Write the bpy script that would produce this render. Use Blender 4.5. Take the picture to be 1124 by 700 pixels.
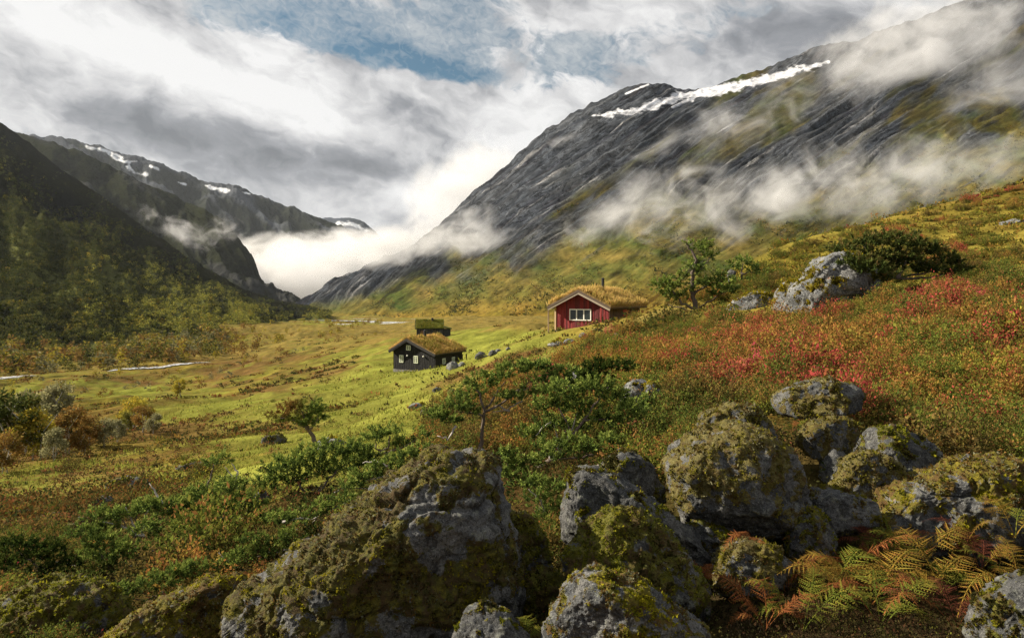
import bpy, math, random
import numpy as np
from mathutils import Vector

for o in list(bpy.data.objects):
    bpy.data.objects.remove(o)
SC = bpy.context.scene
COL = SC.collection

# ---------------------------------------------------------------- camera
F = 749.0            # focal length in pixels of a 1124 px wide frame (24 mm on 36 mm)
CX, HY = 562.0, 325.0   # image column of the view axis, image row of the horizon
cam_d = bpy.data.cameras.new('camera')
cam_d.lens = 24.0
cam_d.sensor_width = 36.0
cam_d.shift_y = -25.0 / 1124.0
cam_d.clip_start = 0.05
cam_d.clip_end = 30000
cam = bpy.data.objects.new('camera', cam_d)
COL.objects.link(cam)
cam.rotation_euler = (math.radians(90), 0, 0)
SC.camera = cam

# ---------------------------------------------------------------- light
SUN_EL = math.radians(31)
SUN_DIR = Vector((-0.97, 0.20, 0)).normalized() * math.cos(SUN_EL) + Vector((0, 0, math.sin(SUN_EL)))
sun_d = bpy.data.lights.new('sun', 'SUN')
sun_d.energy = 5.0
sun_d.angle = math.radians(0.5)
sun_d.color = (1.0, 0.89, 0.72)
sun = bpy.data.objects.new('sun', sun_d)
COL.objects.link(sun)
sun.rotation_euler = SUN_DIR.to_track_quat('Z', 'Y').to_euler()

vs = SC.view_settings
vs.view_transform = 'Standard'
vs.look = 'None'
vs.exposure = 1.2
vs.gamma = 1.0
vs.use_curve_mapping = False
SC.render.engine = 'CYCLES'
cy = SC.cycles
cy.use_denoising = True
cy.denoising_input_passes = 'RGB_ALBEDO_NORMAL'
cy.denoising_prefilter = 'NONE'
cy.max_bounces = 8
cy.diffuse_bounces = 2
cy.glossy_bounces = 2
cy.transmission_bounces = 4
cy.transparent_max_bounces = 8
cy.volume_bounces = 4
cy.volume_step_rate = 1.0
cy.volume_max_steps = 128


# ---------------------------------------------------------------- node helper
class NT:
    def __init__(s, tree):
        s.t = tree
        tree.nodes.clear()

    def n(s, typ, ins=None, **kw):
        nd = s.t.nodes.new(typ)
        for k, v in kw.items():
            setattr(nd, k, v)
        for k, v in (ins or {}).items():
            sock = nd.inputs[k]
            if isinstance(v, bpy.types.NodeSocket):
                s.t.links.new(v, sock)
            else:
                sock.default_value = v
        return nd

    def m(s, op, a, b=0.0, c=None, clamp=False):
        ins = {0: a, 1: b}
        if c is not None:
            ins[2] = c
        return s.n('ShaderNodeMath', ins, operation=op, use_clamp=clamp).outputs[0]

    def v(s, op, a, b=(0, 0, 0)):
        return s.n('ShaderNodeVectorMath', {0: a, 1: b}, operation=op).outputs[0]

    def noise(s, vec, scale, detail=4.0, rough=0.55, dist=0.0, lac=2.0):
        return s.n('ShaderNodeTexNoise', {'Vector': vec, 'Scale': scale, 'Detail': detail, 'Roughness': rough,
                                          'Lacunarity': lac, 'Distortion': dist}).outputs[0]

    def mapr(s, x, a, b, c=0.0, d=1.0, smooth=True):
        return s.n('ShaderNodeMapRange', {0: x, 1: a, 2: b, 3: c, 4: d},
                   interpolation_type='SMOOTHSTEP' if smooth else 'LINEAR').outputs[0]

    def mix(s, f, a, b, blend='MIX'):
        nd = s.n('ShaderNodeMix', data_type='RGBA', blend_type=blend)
        for k, v in ((0, f), (6, a), (7, b)):
            if isinstance(v, bpy.types.NodeSocket):
                s.t.links.new(v, nd.inputs[k])
            else:
                nd.inputs[k].default_value = v if k == 0 else (tuple(v) + (1,))[:4]
        return nd.outputs[2]

    def link(s, a, b):
        s.t.links.new(a, b)


# ---------------------------------------------------------------- sky: Nishita plus a broken cloud deck
world = bpy.data.worlds.new('World')
SC.world = world
world.use_nodes = True
W_ = NT(world.node_tree)
sky = W_.n('ShaderNodeTexSky', sky_type='NISHITA', sun_disc=False, sun_elevation=SUN_EL,
           sun_rotation=math.atan2(SUN_DIR.x, SUN_DIR.y), altitude=600.0, air_density=1.0, dust_density=1.0)
tc = W_.n('ShaderNodeTexCoord').outputs['Generated']
sx, sy, sz = W_.n('ShaderNodeSeparateXYZ', {0: tc}).outputs
az = W_.m('ARCTAN2', sx, sy)
el = W_.m('ARCSINE', sz)


def azel(px, py):
    u = (px - CX) / F
    a = math.atan(u)
    return a, math.atan((HY - py) / F * math.cos(a))


def gauss(px, py, wx, wy, rot=0.0):
    """soft patch of the sky centred on the direction of an image point; sizes in px, rot in degrees clockwise"""
    a0, e0 = azel(px, py)
    cr, sr = math.cos(math.radians(rot)), math.sin(math.radians(rot))
    da = W_.m('SUBTRACT', az, a0)
    de = W_.m('SUBTRACT', e0, el)
    p = W_.m('ADD', W_.m('MULTIPLY', da, cr * F / wx), W_.m('MULTIPLY', de, sr * F / wx))
    q = W_.m('ADD', W_.m('MULTIPLY', da, -sr * F / wy), W_.m('MULTIPLY', de, cr * F / wy))
    r2 = W_.m('ADD', W_.m('MULTIPLY', p, p), W_.m('MULTIPLY', q, q))
    return W_.m('POWER', 2.718, W_.m('MULTIPLY', r2, -1.0))


def addup(base, lst):
    out = base
    for w, g in lst:
        out = W_.m('ADD', out, W_.m('MULTIPLY', gauss(*g), w))
    return out


# coordinates drawn out along the drift of the clouds
rot = math.radians(13)
ca = W_.m('ADD', W_.m('MULTIPLY', az, math.cos(rot)), W_.m('MULTIPLY', el, -math.sin(rot)))
ce = W_.m('ADD', W_.m('MULTIPLY', az, math.sin(rot)), W_.m('MULTIPLY', el, math.cos(rot)))
cvec = W_.n('ShaderNodeCombineXYZ', {0: W_.m('MULTIPLY', ca, 5.4), 1: W_.m('MULTIPLY', ce, 9.0), 2: 0.3}).outputs[0]
warp = W_.n('ShaderNodeTexNoise', {'Vector': cvec, 'Scale': 1.6, 'Detail': 4.0}).outputs[1]
cw = W_.v('ADD', cvec, W_.v('MULTIPLY', W_.v('SUBTRACT', warp, (0.5, 0.5, 0.5)), (0.8, 0.8, 0.8)))
n1 = W_.noise(cw, 1.3, 8.0, 0.52)
n2 = W_.noise(W_.v('ADD', cw, (3.1, 7.7, 2.0)), 1.7, 7.0, 0.52)
n3 = W_.noise(W_.v('ADD', W_.v('MULTIPLY', cvec, (3.0, 2.6, 1.0)), (9.0, 1.0, 0.0)), 4.0, 5.0, 0.55, 1.2)   # cirrus ripple
n4 = W_.noise(W_.v('ADD', cw, (13.1, 2.7, 5.0)), 5.0, 10.0, 0.6)
n5 = W_.noise(W_.v('ADD', cw, (23.1, 12.7, 5.0)), 2.4, 8.0, 0.55)

cover = addup(W_.m('ADD', W_.m('MULTIPLY_ADD', n1, 2.2, -0.22), W_.m('MULTIPLY', W_.m('SUBTRACT', n4, 0.5), 1.5)), [
    (-1.25, (455, 66, 125, 16, 13)),
    (-0.70, (330, 20, 230, 28, 6)),
    (-0.40, (500, 20, 140, 30, 8)),
    (-0.60, (655, 62, 75, 34, -15)),
    (-0.45, (830, 14, 110, 26, -10)),
    (-0.35, (75, 66, 40, 6, 10)),
    (0.75, (150, 78, 260, 42, 14)),
    (0.9, (440, 195, 260, 80, 0)),
    (0.45, (640, 8, 90, 22, 0)),
    (0.35, (900, 30, 200, 60, 0)),
    (0.5, (600, 130, 90, 50, 0)),
])
cover = W_.mapr(cover, 0.30, 0.78)
cirrus = W_.m('ADD', W_.mapr(n3, 0.25, 0.75, 0.08, 0.5), W_.mapr(n5, 0.3, 0.7, 0.05, 0.6))
cirrus = W_.m('SUBTRACT', cirrus, W_.m('MULTIPLY', gauss(455, 70, 110, 16, 14), 0.75), clamp=True)
# brightness of the cloud seen from below: thick parts grey, thin and sunlit parts white
bright = addup(W_.m('MULTIPLY_ADD', n2, 1.7, -0.20), [
    (-0.24, (100, 128, 170, 22, 10)),
    (-0.28, (320, 160, 85, 24, 10)),
    (-0.42, (468, 140, 60, 36, -12)),
    (-0.30, (390, 185, 60, 18, 0)),
    (-0.16, (190, 150, 120, 24, 8)),
    (0.05, (620, 60, 160, 50, 0)),
    (-0.22, (900, 20, 110, 30, -15)),
    (-0.06, (780, 40, 70, 50, 0)),
    (0.40, (110, 48, 190, 26, 15)),
    (0.38, (300, 94, 170, 24, 20)),
    (0.22, (540, 120, 70, 26, -20)),
    (0.14, (430, 225, 110, 26, -20)),
    (0.16, (520, 185, 60, 50, -30)),
    (0.30, (600, 130, 60, 40, -20)),
    (0.16, (670, 20, 80, 30, 0)),
])
bright = W_.m('ADD', bright, W_.m('MULTIPLY', W_.m('SUBTRACT', n4, 0.5), 0.38))
bright = W_.m('MINIMUM', W_.m('MAXIMUM', bright, 0.10), 1.0)
cramp = W_.n('ShaderNodeValToRGB', {0: bright})
cr_ = cramp.color_ramp
cr_.elements[0].position = 0.0
cr_.elements[0].color = (0.10, 0.11, 0.125, 1)
cr_.elements[1].position = 1.0
cr_.elements[1].color = (0.74, 0.735, 0.73, 1)
e_ = cr_.elements.new(0.40)
e_.color = (0.26, 0.27, 0.29, 1)
e_ = cr_.elements.new(0.70)
e_.color = (0.52, 0.52, 0.525, 1)
skyc = W_.n('ShaderNodeVectorMath', {0: sky.outputs[0], 3: 0.105}, operation='SCALE').outputs[0]
skyc = W_.v('MULTIPLY', skyc, (0.36, 0.56, 0.56))
withcir = W_.mix(cirrus, skyc, (0.42, 0.45, 0.47))
final = W_.mix(cover, withcir, cramp.outputs[0])
final = W_.mix(W_.mapr(el, -0.02, 0.05), (0.42, 0.42, 0.42), final)
bg = W_.n('ShaderNodeBackground', {0: final, 1: 0.53})
wo = W_.n('ShaderNodeOutputWorld')
W_.link(bg.outputs[0], wo.inputs[0])


# ---------------------------------------------------------------- noise (vectorised)
def _hash(ix, iy, iz, seed):
    h = (ix.astype(np.uint32) * np.uint32(374761393) + iy.astype(np.uint32) * np.uint32(668265263)
         + iz.astype(np.uint32) * np.uint32(2147483647) + np.uint32((seed * 974634777) & 0xffffffff))
    h = (h ^ (h >> np.uint32(13))) * np.uint32(1274126177)
    h = (h ^ (h >> np.uint32(16))) * np.uint32(2246822519)
    h ^= h >> np.uint32(15)
    return h.astype(np.float32) * np.float32(2.0 / 4294967295.0) - np.float32(1.0)


def vnoise(p, seed=0):
    """value noise in about -1..1 for p (n,3)"""
    p = np.asarray(p, np.float32)
    f0 = np.floor(p)
    i = f0.astype(np.int64)
    f = p - f0
    f = f * f * f * (f * (f * 6 - 15) + 10)
    x, y, z = i[:, 0], i[:, 1], i[:, 2]
    fx, fy, fz = f[:, 0], f[:, 1], f[:, 2]
    r = []
    for dz in (0, 1):
        rr = []
        for dy in (0, 1):
            a = _hash(x, y + dy, z + dz, seed)
            b = _hash(x + 1, y + dy, z + dz, seed)
            rr.append(a + (b - a) * fx)
        r.append(rr[0] + (rr[1] - rr[0]) * fy)
    return r[0] + (r[1] - r[0]) * fz


_R3 = np.array([[0.36, 0.48, -0.8], [-0.8, 0.6, 0.0], [0.48, 0.64, 0.6]], np.float32)


def fbm(p, octaves=4, gain=0.5, seed=0, ridged=False):
    p = np.asarray(p, np.float32)
    out = np.zeros(len(p), np.float32)
    amp, tot = 1.0, 0.0
    for k in range(octaves):
        v = vnoise(p, seed + k * 17)
        if ridged:
            v = 1.0 - 2.0 * np.abs(v)
        out += amp * v
        tot += amp
        amp *= gain
        p = (p @ _R3.T) * 2.03 + 11.3
    return out / tot * 1.5


def sstep(a, b, x):
    t = np.clip((x - a) / (b - a), 0, 1)
    return t * t * (3 - 2 * t)


def col3(*a):
    return np.stack(np.broadcast_arrays(*a), -1).astype(np.float32)


# ---------------------------------------------------------------- mesh helpers
def mesh_from(name, V, faces, col=None, mat=None, smooth=False, attrs=None):
    """faces: (m,k) int array of one polygon size"""
    V = np.ascontiguousarray(V, np.float32)
    faces = np.ascontiguousarray(faces, np.int32)
    me = bpy.data.meshes.new(name)
    me.vertices.add(len(V))
    me.vertices.foreach_set('co', V.ravel())
    m, k = faces.shape
    me.loops.add(m * k)
    me.loops.foreach_set('vertex_index', faces.ravel())
    me.polygons.add(m)
    me.polygons.foreach_set('loop_start', np.arange(0, m * k, k, dtype=np.int32))
    me.update(calc_edges=True)
    me.polygons.foreach_set('use_smooth', np.full(m, bool(smooth)))
    if col is not None:
        a = me.color_attributes.new('col', 'FLOAT_COLOR', 'POINT')
        c = np.ones((len(V), 4), np.float32)
        c[:, :3] = col
        a.data.foreach_set('color', c.ravel())
    for k_, arr in (attrs or {}).items():
        a = me.attributes.new(k_, 'FLOAT', 'POINT')
        a.data.foreach_set('value', np.ascontiguousarray(arr, np.float32))
    if mat:
        me.materials.append(mat)
    return me


def link(name, data, parent=None, loc=None):
    o = bpy.data.objects.new(name, data)
    COL.objects.link(o)
    if parent is not None:
        o.parent = parent
    if loc is not None:
        o.location = loc
    return o


def tag(o, label=None, cat=None, group=None, kind=None):
    for k, v in (('label', label), ('category', cat), ('group', group), ('kind', kind)):
        if v:
            o[k] = v
    return o


def thing(name, loc, label, cat, group=None, rz=0.0):
    o = link(name, None, loc=loc)
    o.rotation_euler.z = rz
    return tag(o, label, cat, group)


class Geo:
    """collects polygons for one mesh (small things); mesh by build()"""
    def __init__(s):
        s.v, s.f, s.c = [], [], []

    def add(s, vs, fs, col=(1, 1, 1)):
        b = len(s.v)
        s.v += [tuple(v) for v in vs]
        s.f += [tuple(b + i for i in f) for f in fs]
        s.c += [tuple(col)] * len(vs)

    def box(s, a, b, col=(1, 1, 1)):
        (x0, y0, z0), (x1, y1, z1) = a, b
        s.add([(x0, y0, z0), (x1, y0, z0), (x1, y1, z0), (x0, y1, z0), (x0, y0, z1), (x1, y0, z1), (x1, y1, z1), (x0, y1, z1)],
              [(0, 3, 2, 1), (4, 5, 6, 7), (0, 1, 5, 4), (1, 2, 6, 5), (2, 3, 7, 6), (3, 0, 4, 7)], col)

    def prism(s, poly, d, col=(1, 1, 1)):
        """closed prism: polygon of 3D points pushed along vector d"""
        n = len(poly)
        P = [Vector(p) for p in poly]
        Q = [p + Vector(d) for p in P]
        s.add(P + Q, [tuple(range(n - 1, -1, -1)), tuple(range(n, 2 * n))] +
              [(i, (i + 1) % n, n + (i + 1) % n, n + i) for i in range(n)], col)

    def tube(s, pts, radii, sides=6, col=(1, 1, 1)):
        pts = [Vector(p) for p in pts]
        n = len(pts)
        rings = []
        for i, p in enumerate(pts):
            t = (pts[min(i + 1, n - 1)] - pts[max(i - 1, 0)]).normalized()
            a = t.orthogonal().normalized() if i == 0 else (rings_a - t * rings_a.dot(t)).normalized()
            rings_a = a
            b = t.cross(a)
            rings.append([p + (a * math.cos(q) + b * math.sin(q)) * radii[i] for q in (2 * math.pi * j / sides for j in range(sides))])
        vs = [v for r in rings for v in r]
        fs = [(i * sides + j, i * sides + (j + 1) % sides, (i + 1) * sides + (j + 1) % sides, (i + 1) * sides + j)
              for i in range(n - 1) for j in range(sides)]
        fs.append(tuple(range(sides - 1, -1, -1)))
        fs.append(tuple((n - 1) * sides + j for j in range(sides)))
        s.add(vs, fs, col)

    def mesh(s, name, mat, smooth=False):
        me = bpy.data.meshes.new(name)
        me.from_pydata(s.v, [], s.f)
        a = me.color_attributes.new('col', 'FLOAT_COLOR', 'POINT')
        c = np.ones((len(s.v), 4), np.float32)
        c[:, :3] = np.array(s.c, np.float32).reshape(-1, 3)
        a.data.foreach_set('color', c.ravel())
        me.materials.append(mat)
        if smooth:
            me.polygons.foreach_set('use_smooth', np.ones(len(me.polygons), bool))
        me.update()
        return me

    def build(s, name, mat, parent=None, smooth=False, loc=None):
        return link(name, s.mesh(name, mat, smooth), parent, loc)


def leaves_mesh_arrays(C, D, N, L, Wd, fold=0.0):
    """rhombic leaves: base C, unit direction D, side vector N (unit, across), length L, width Wd -> verts (4n,3), quads"""
    L = np.asarray(L)[:, None]
    Wd = np.asarray(Wd)[:, None]
    up = np.cross(D, N)
    a = C
    c = C + D * L
    mid = C + D * L * 0.45
    b = mid + N * Wd * 0.5 + up * L * fold
    d = mid - N * Wd * 0.5 + up * L * fold
    V = np.stack([a, b, c, d], 1).reshape(-1, 3)
    Q = np.arange(len(C) * 4, dtype=np.int32).reshape(-1, 4)
    return V, Q


def unit(v):
    return v / np.maximum(np.linalg.norm(v, axis=-1, keepdims=True), 1e-9)


def PW(px, py, d):
    return np.array([(px - CX) / F * d, d, (HY - py) / F * d])


# ---------------------------------------------------------------- materials
def new_mat(name):
    m = bpy.data.materials.new(name)
    m.use_nodes = True
    return m, NT(m.node_tree)


def finish(t, shader, vol=None):
    o = t.n('ShaderNodeOutputMaterial')
    if shader is not None:
        t.link(shader, o.inputs[0])
    if vol is not None:
        t.link(vol, o.inputs[1])


def leaf_mat(name, trans=0.35, gloss=0.0):
    m, t = new_mat(name)
    c = t.n('ShaderNodeAttribute', attribute_name='col').outputs[0]
    d = t.n('ShaderNodeBsdfDiffuse', {0: c}).outputs[0]
    tr = t.n('ShaderNodeBsdfTranslucent', {0: c}).outputs[0]
    s = t.n('ShaderNodeMixShader', {0: trans, 1: d, 2: tr}).outputs[0]
    if gloss:
        g = t.n('ShaderNodeBsdfGlossy', {0: (1, 1, 1, 1), 'Roughness': 0.45}).outputs[0]
        s = t.n('ShaderNodeMixShader', {0: gloss, 1: s, 2: g}).outputs[0]
    finish(t, s)
    return m


M_LEAF = leaf_mat('leaf', 0.38)
M_NEEDLE = leaf_mat('needle', 0.25)
M_GRASS = leaf_mat('grass_blade', 0.45)


def plain_mat(name, col=None, rough=0.8, bump=0.0, scale=30.0, var=0.25, stretch=(1, 1, 1), spec=0.3):
    """vertex colour (or col) broken up by two noises, with a bump"""
    m, t = new_mat(name)
    c = t.n('ShaderNodeAttribute', attribute_name='col').outputs[0] if col is None else t.n('ShaderNodeRGB').outputs[0]
    if col is not None:
        c.default_value = tuple(col) + (1,)
    v = t.v('MULTIPLY', t.n('ShaderNodeTexCoord').outputs['Object'], stretch)
    nz = t.noise(v, scale, 6.0, 0.65)
    k = t.mapr(nz, 0.25, 0.75, 1.0 - var, 1.0 + var, smooth=False)
    c = t.n('ShaderNodeVectorMath', {0: c, 3: k}, operation='SCALE').outputs[0]
    ins = {'Base Color': c, 'Roughness': rough, 'Specular IOR Level': spec}
    if bump:
        ins['Normal'] = t.n('ShaderNodeBump', {'Strength': bump, 'Distance': 0.5 / scale, 'Height': nz}).outputs[0]
    finish(t, t.n('ShaderNodeBsdfPrincipled', ins).outputs[0])
    return m


M_BARK = plain_mat('bark', None, 0.9, 0.6, 18.0, 0.45, (1, 1, 0.25))
# ---------------------------------------------------------------- ground height: thin-plate surface through surveyed points (column, row, distance)
CTRL = """60,690,5.6 0,620,9 -120,620,9 200,640,7.0 100,590,11 300,600,7.5 330,540,9.5 440,725,3.7 300,725,4.3 0,720,5 -300,700,6
560,660,4.4 560,540,7.5 600,700,3.8 690,750,3.2 700,625,4.6 800,600,5.0 800,690,3.8 910,592,4.9 905,508,6.0 900,462,7.5
1060,622,5.0 1000,690,3.8 1124,700,3.3 1124,500,6.8 1124,440,9.5 1000,440,9.5 1000,400,13 1124,400,12 830,440,10 705,443,11
705,500,8.0 640,440,14 640,500,9 560,460,14 480,460,22 480,430,38 480,407,95 430,411,97 500,403,100 500,412,72 480,418,70 522,400,96 400,520,12 350,490,22 200,560,14
400,470,32 400,440,60 400,410,115 400,385,200 480,385,140 300,480,36 300,440,75 340,430,110 340,400,190 200,440,130 100,450,105
0,450,125 0,500,40 -150,500,40 -150,450,120 0,550,20 100,490,45 200,520,22 200,478,52 100,545,18 0,425,180 -200,425,170
1124,330,20 1124,250,40 1124,205,75 1300,330,16 1300,205,38 1300,130,80 1500,300,15 1500,130,40
950,330,27 950,370,17 950,290,36 950,252,60 830,400,16 830,345,28 830,290,46 905,346,25 765,346,32 740,334,45 720,400,17 720,365,30
560,405,42 560,385,55 560,372,90 600,395,34 650,363,66 690,355,68 612,368,66 560,365,200 650,357,120 475,373,170 550,362,190
830,318,80 765,342,75 950,285,100 1124,245,130 765,346,150 830,345,160 950,345,220 1124,345,300 1300,200,150 1300,345,300
600,352,400 560,347,700 420,356,600 420,366,400 350,347,1000 300,383,330 230,399,250 120,407,230 0,416,205 -200,420,200
300,366,450 340,356,600 200,400,245 700,352,400 900,352,400 1124,352,400 0,372,400 -200,372,400
1124,346,900 700,346,900 0,346,900 -300,346,900 1500,346,900 560,346,900 560,343,1100 1124,343,1100 0,343,1100""".split()
CT = np.array([[float(x) for x in c.split(',')] for c in CTRL])


def _ab(px, d):
    return np.stack([(px - CX) / 260.0, np.log(d) * 1.25], -1)


def _U(r2):
    return np.where(r2 > 1e-12, 0.5 * r2 * np.log(np.maximum(r2, 1e-12)), 0.0)


def _fit():
    A = _ab(CT[:, 0], CT[:, 2])
    n = len(A)
    r2 = ((A[:, None] - A[None]) ** 2).sum(-1)
    K = _U(r2) + np.eye(n) * 0.003
    P = np.concatenate([np.ones((n, 1)), A], 1)
    M = np.zeros((n + 3, n + 3))
    M[:n, :n] = K
    M[:n, n:] = P
    M[n:, :n] = P.T
    y = np.concatenate([(HY - CT[:, 1]), np.zeros(3)])
    return A, np.linalg.solve(M, y)


TA, TW = _fit()


def base_row(px, d):
    """height of the ground in px above the horizon for column px at distance d"""
    px = np.clip(np.asarray(px, float), -350, 1600)
    d = np.clip(np.asarray(d, float), 2.6, 1100)
    q = _ab(px, d)
    out = np.empty(len(q))
    for i in range(0, len(q), 40000):
        b = q[i:i + 40000]
        r2 = ((b[:, None] - TA[None]) ** 2).sum(-1)
        out[i:i + 40000] = _U(r2) @ TW[:-3] + TW[-3] + b @ TW[-2:]
    return out


NW = [(0.22, 0.25), (0.5, 0.5), (1.3, 0.8), (3.5, 1.0), (10.0, 1.0), (30.0, 0.9), (90.0, 0.6)]


def ground(px, d, noise=True):
    """world z of the ground at column px and distance d (arrays)"""
    px = np.asarray(px, float)
    d = np.asarray(d, float)
    v = base_row(px, d)
    dd = np.clip(d, 2.6, 1100)
    z = v / F * dd
    z = np.where(d > 1100, z, z)
    if noise:
        X = (px - CX) / F * d
        P = np.stack([X, d, np.zeros_like(d)], -1)
        lim = 0.009 * np.clip(d, 3, 400)
        calm = 1 - 0.93 * np.exp(-(river_dist(X, d) / 16.0) ** 2)
        for hx, hy, hr in ((-13.0, 99.0, 12.0), (8.0, 70.0, 7.0), (-22.0, 178.0, 12.0)):
            calm = calm * (1 - 0.92 * np.exp(-(((X - hx) / hr) ** 2 + ((d - hy) / hr) ** 2)))
        for k, (w, g) in enumerate(NW):
            amp = np.minimum(0.085 * w * g, lim) * sstep(0.35, 1.0, w * F / d / 3.0)
            s = P / w * np.array([1, 0.8, 1])
            z = z + amp * calm * vnoise(s + 3.7 * k, 40 + k)
    return z


def ground_pt(px, d):
    z = ground(np.array([px]), np.array([d]))[0]
    return Vector(((px - CX) / F * d, d, z))


RIV = [([(-160, 206), (-60, 206), (0, 206), (40, 212)], 6), ([(118, 226), (150, 234), (190, 243), (232, 252)], 6),
       ([(330, 575), (360, 560), (400, 640), (452, 520)], 30), ([(340, 760), (400, 720), (440, 640), (452, 600)], 26), ([(380, 830), (440, 800), (470, 700)], 26)]


def river_line(pts):
    pts = np.array(pts, float)
    tt = np.linspace(0, len(pts) - 1, 60)
    pc = np.interp(tt, range(len(pts)), pts[:, 0])
    dc = np.interp(tt, range(len(pts)), pts[:, 1]) + 4 * np.sin(tt * 3.0)
    return tt, np.stack([(pc - CX) / F * dc, dc], -1)


RPTS = np.concatenate([river_line(p_)[1][::3] for p_, w_ in RIV])


def river_dist(X, d):
    out = np.full(len(X), 1e4)
    k = np.nonzero((d > 170) & (d < 900))[0]
    for i in range(0, len(k), 50000):
        j = k[i:i + 50000]
        out[j] = np.sqrt(((X[j, None] - RPTS[None, :, 0]) ** 2 + (d[j, None] - RPTS[None, :, 1]) ** 2).min(1))
    return out


_HD = np.exp(np.linspace(math.log(2.8), math.log(1000), 900))


def hit(px, py):
    """distance at which the ground of column px is first seen at row py"""
    r = HY - ground(np.full(len(_HD), float(px)), _HD) / _HD * F
    i = np.argmax(r <= py)
    return float(_HD[i])


# ---------------------------------------------------------------- ground cover zones
PAL = {
    'grass': [(0.105, 0.125, 0.020), (0.138, 0.143, 0.024), (0.165, 0.145, 0.032), (0.08, 0.095, 0.017)],
    'rust': [(0.13, 0.070, 0.026), (0.085, 0.048, 0.02), (0.14, 0.105, 0.026), (0.05, 0.048, 0.018), (0.17, 0.070, 0.032)],
    'red': [(0.05, 0.06, 0.014), (0.10, 0.105, 0.018), (0.22, 0.15, 0.028), (0.26, 0.11, 0.030), (0.34, 0.11, 0.05), (0.14, 0.12, 0.02), (0.36, 0.075, 0.055), (0.28, 0.15, 0.035), (0.08, 0.08, 0.016), (0.36, 0.035, 0.07)],
    'olive': [(0.15, 0.125, 0.022), (0.10, 0.10, 0.018), (0.19, 0.115, 0.026), (0.16, 0.145, 0.02)],
    'dark': [(0.028, 0.042, 0.011), (0.045, 0.045, 0.014), (0.09, 0.07, 0.02), (0.035, 0.055, 0.013), (0.12, 0.05, 0.024)],  # undergrowth colours, darkened further to carry the shade among the rocks
    'orange': [(0.16, 0.105, 0.03), (0.12, 0.085, 0.025), (0.16, 0.13, 0.03), (0.08, 0.072, 0.022)],
}
PAL['litter_shade'] = [(0.03, 0.02, 0.012), (0.02, 0.016, 0.010), (0.055, 0.03, 0.016), (0.04, 0.034, 0.014)]  # brown plant litter, blackened to paint the shade between the boulders
for k_, v_ in PAL.items():
    PAL[k_] = [tuple(min(0.45, c_ * {'dark': 1.1, 'litter_shade': 1.0, 'grass': 1.25, 'red': 1.0}.get(k_, 1.25)) for c_ in q_) for q_ in v_]
ZN = list(PAL)
# (zone, column, row, half width, half height, weight): where on the ground each cover grows and the gap shade is painted
ZB = [('litter_shade', 950, 670, 190, 48, 2.2), ('litter_shade', 700, 640, 200, 30, 0.9), ('dark', 590, 570, 60, 70, 1.2),
      ('grass', 320, 500, 120, 34, 1.3), ('grass', 130, 535, 160, 22, 1.0), ('grass', 230, 455, 110, 12, 0.8), ('grass', 120, 420, 150, 10, 0.5), ('grass', 420, 490, 60, 30, 0.8),
      ('grass', 480, 400, 130, 22, 1.5), ('grass', 420, 430, 120, 22, 1.3), ('grass', 360, 470, 110, 26, 1.2), ('grass', 250, 505, 110, 22, 1.0), ('grass', 560, 380, 70, 14, 1.4),
      ('grass', 300, 452, 50, 8, 1.0), ('grass', 130, 525, 140, 14, 0.5), ('grass', 430, 350, 60, 6, 0.7), ('grass', 100, 430, 120, 8, 0.5), ('grass', 200, 434, 80, 8, 0.9), ('grass', 330, 520, 60, 16, 0.6),
      ('grass', 250, 375, 60, 5, 0.8), ('grass', 350, 356, 50, 5, 0.6), ('grass', 560, 366, 60, 5, 0.8), ('grass', 640, 372, 60, 10, 0.9),
      ('rust', 120, 480, 220, 50, 0.55), ('olive', 150, 470, 220, 60, 0.5), ('dark', 150, 450, 260, 60, 0.35), ('rust', 250, 420, 130, 20, 0.6), ('rust', 60, 545, 120, 50, 0.55), ('rust', 320, 400, 90, 12, 0.6), ('rust', 520, 430, 50, 25, 0.8), ('rust', 200, 465, 90, 20, 0.9),
      ('rust', 590, 400, 50, 20, 0.6), ('rust', 60, 610, 100, 30, 0.4),
      ('red', 1020, 385, 190, 48, 1.0), ('olive', 1080, 290, 110, 40, 0.9), ('grass', 1000, 260, 160, 40, 0.4), ('red', 800, 395, 110, 24, 0.7), ('red', 700, 402, 50, 16, 1.4), ('red', 1050, 440, 120, 45, 1.1), ('red', 540, 475, 40, 20, 1.1), ('red', 760, 405, 60, 18, 0.8),
      ('red', 600, 425, 70, 18, 0.9),
      ('olive', 1000, 370, 200, 60, 0.6), ('dark', 1000, 390, 220, 60, 0.45), ('grass', 1000, 330, 200, 60, 0.25), ('olive', 1000, 240, 170, 40, 1.2), ('olive', 850, 300, 120, 30, 1.2), ('olive', 720, 375, 80, 22, 1.1), ('olive', 660, 390, 50, 16, 0.8), ('olive', 830, 370, 80, 16, 0.5), ('olive', 1080, 470, 80, 50, 0.5),
      ('dark', 700, 560, 260, 70, 1.5), ('dark', 300, 610, 200, 60, 1.0), ('litter_shade', 260, 620, 200, 60, 0.8), ('dark', 640, 470, 120, 40, 1.2), ('dark', 1060, 500, 120, 30, 1.0), ('dark', 900, 650, 260, 60, 1.2), ('dark', 760, 450, 60, 25, 0.9), ('dark', 80, 650, 160, 50, 0.9), ('dark', 400, 530, 60, 30, 0.7),
      ('orange', 560, 355, 260, 9, 1.3), ('orange', 380, 372, 130, 10, 1.0), ('orange', 240, 388, 160, 10, 0.7), ('orange', 30, 400, 120, 14, 0.7), ('orange', 600, 345, 300, 6, 1.0), ('orange', 900, 346, 300, 6, 1.0)]


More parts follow.
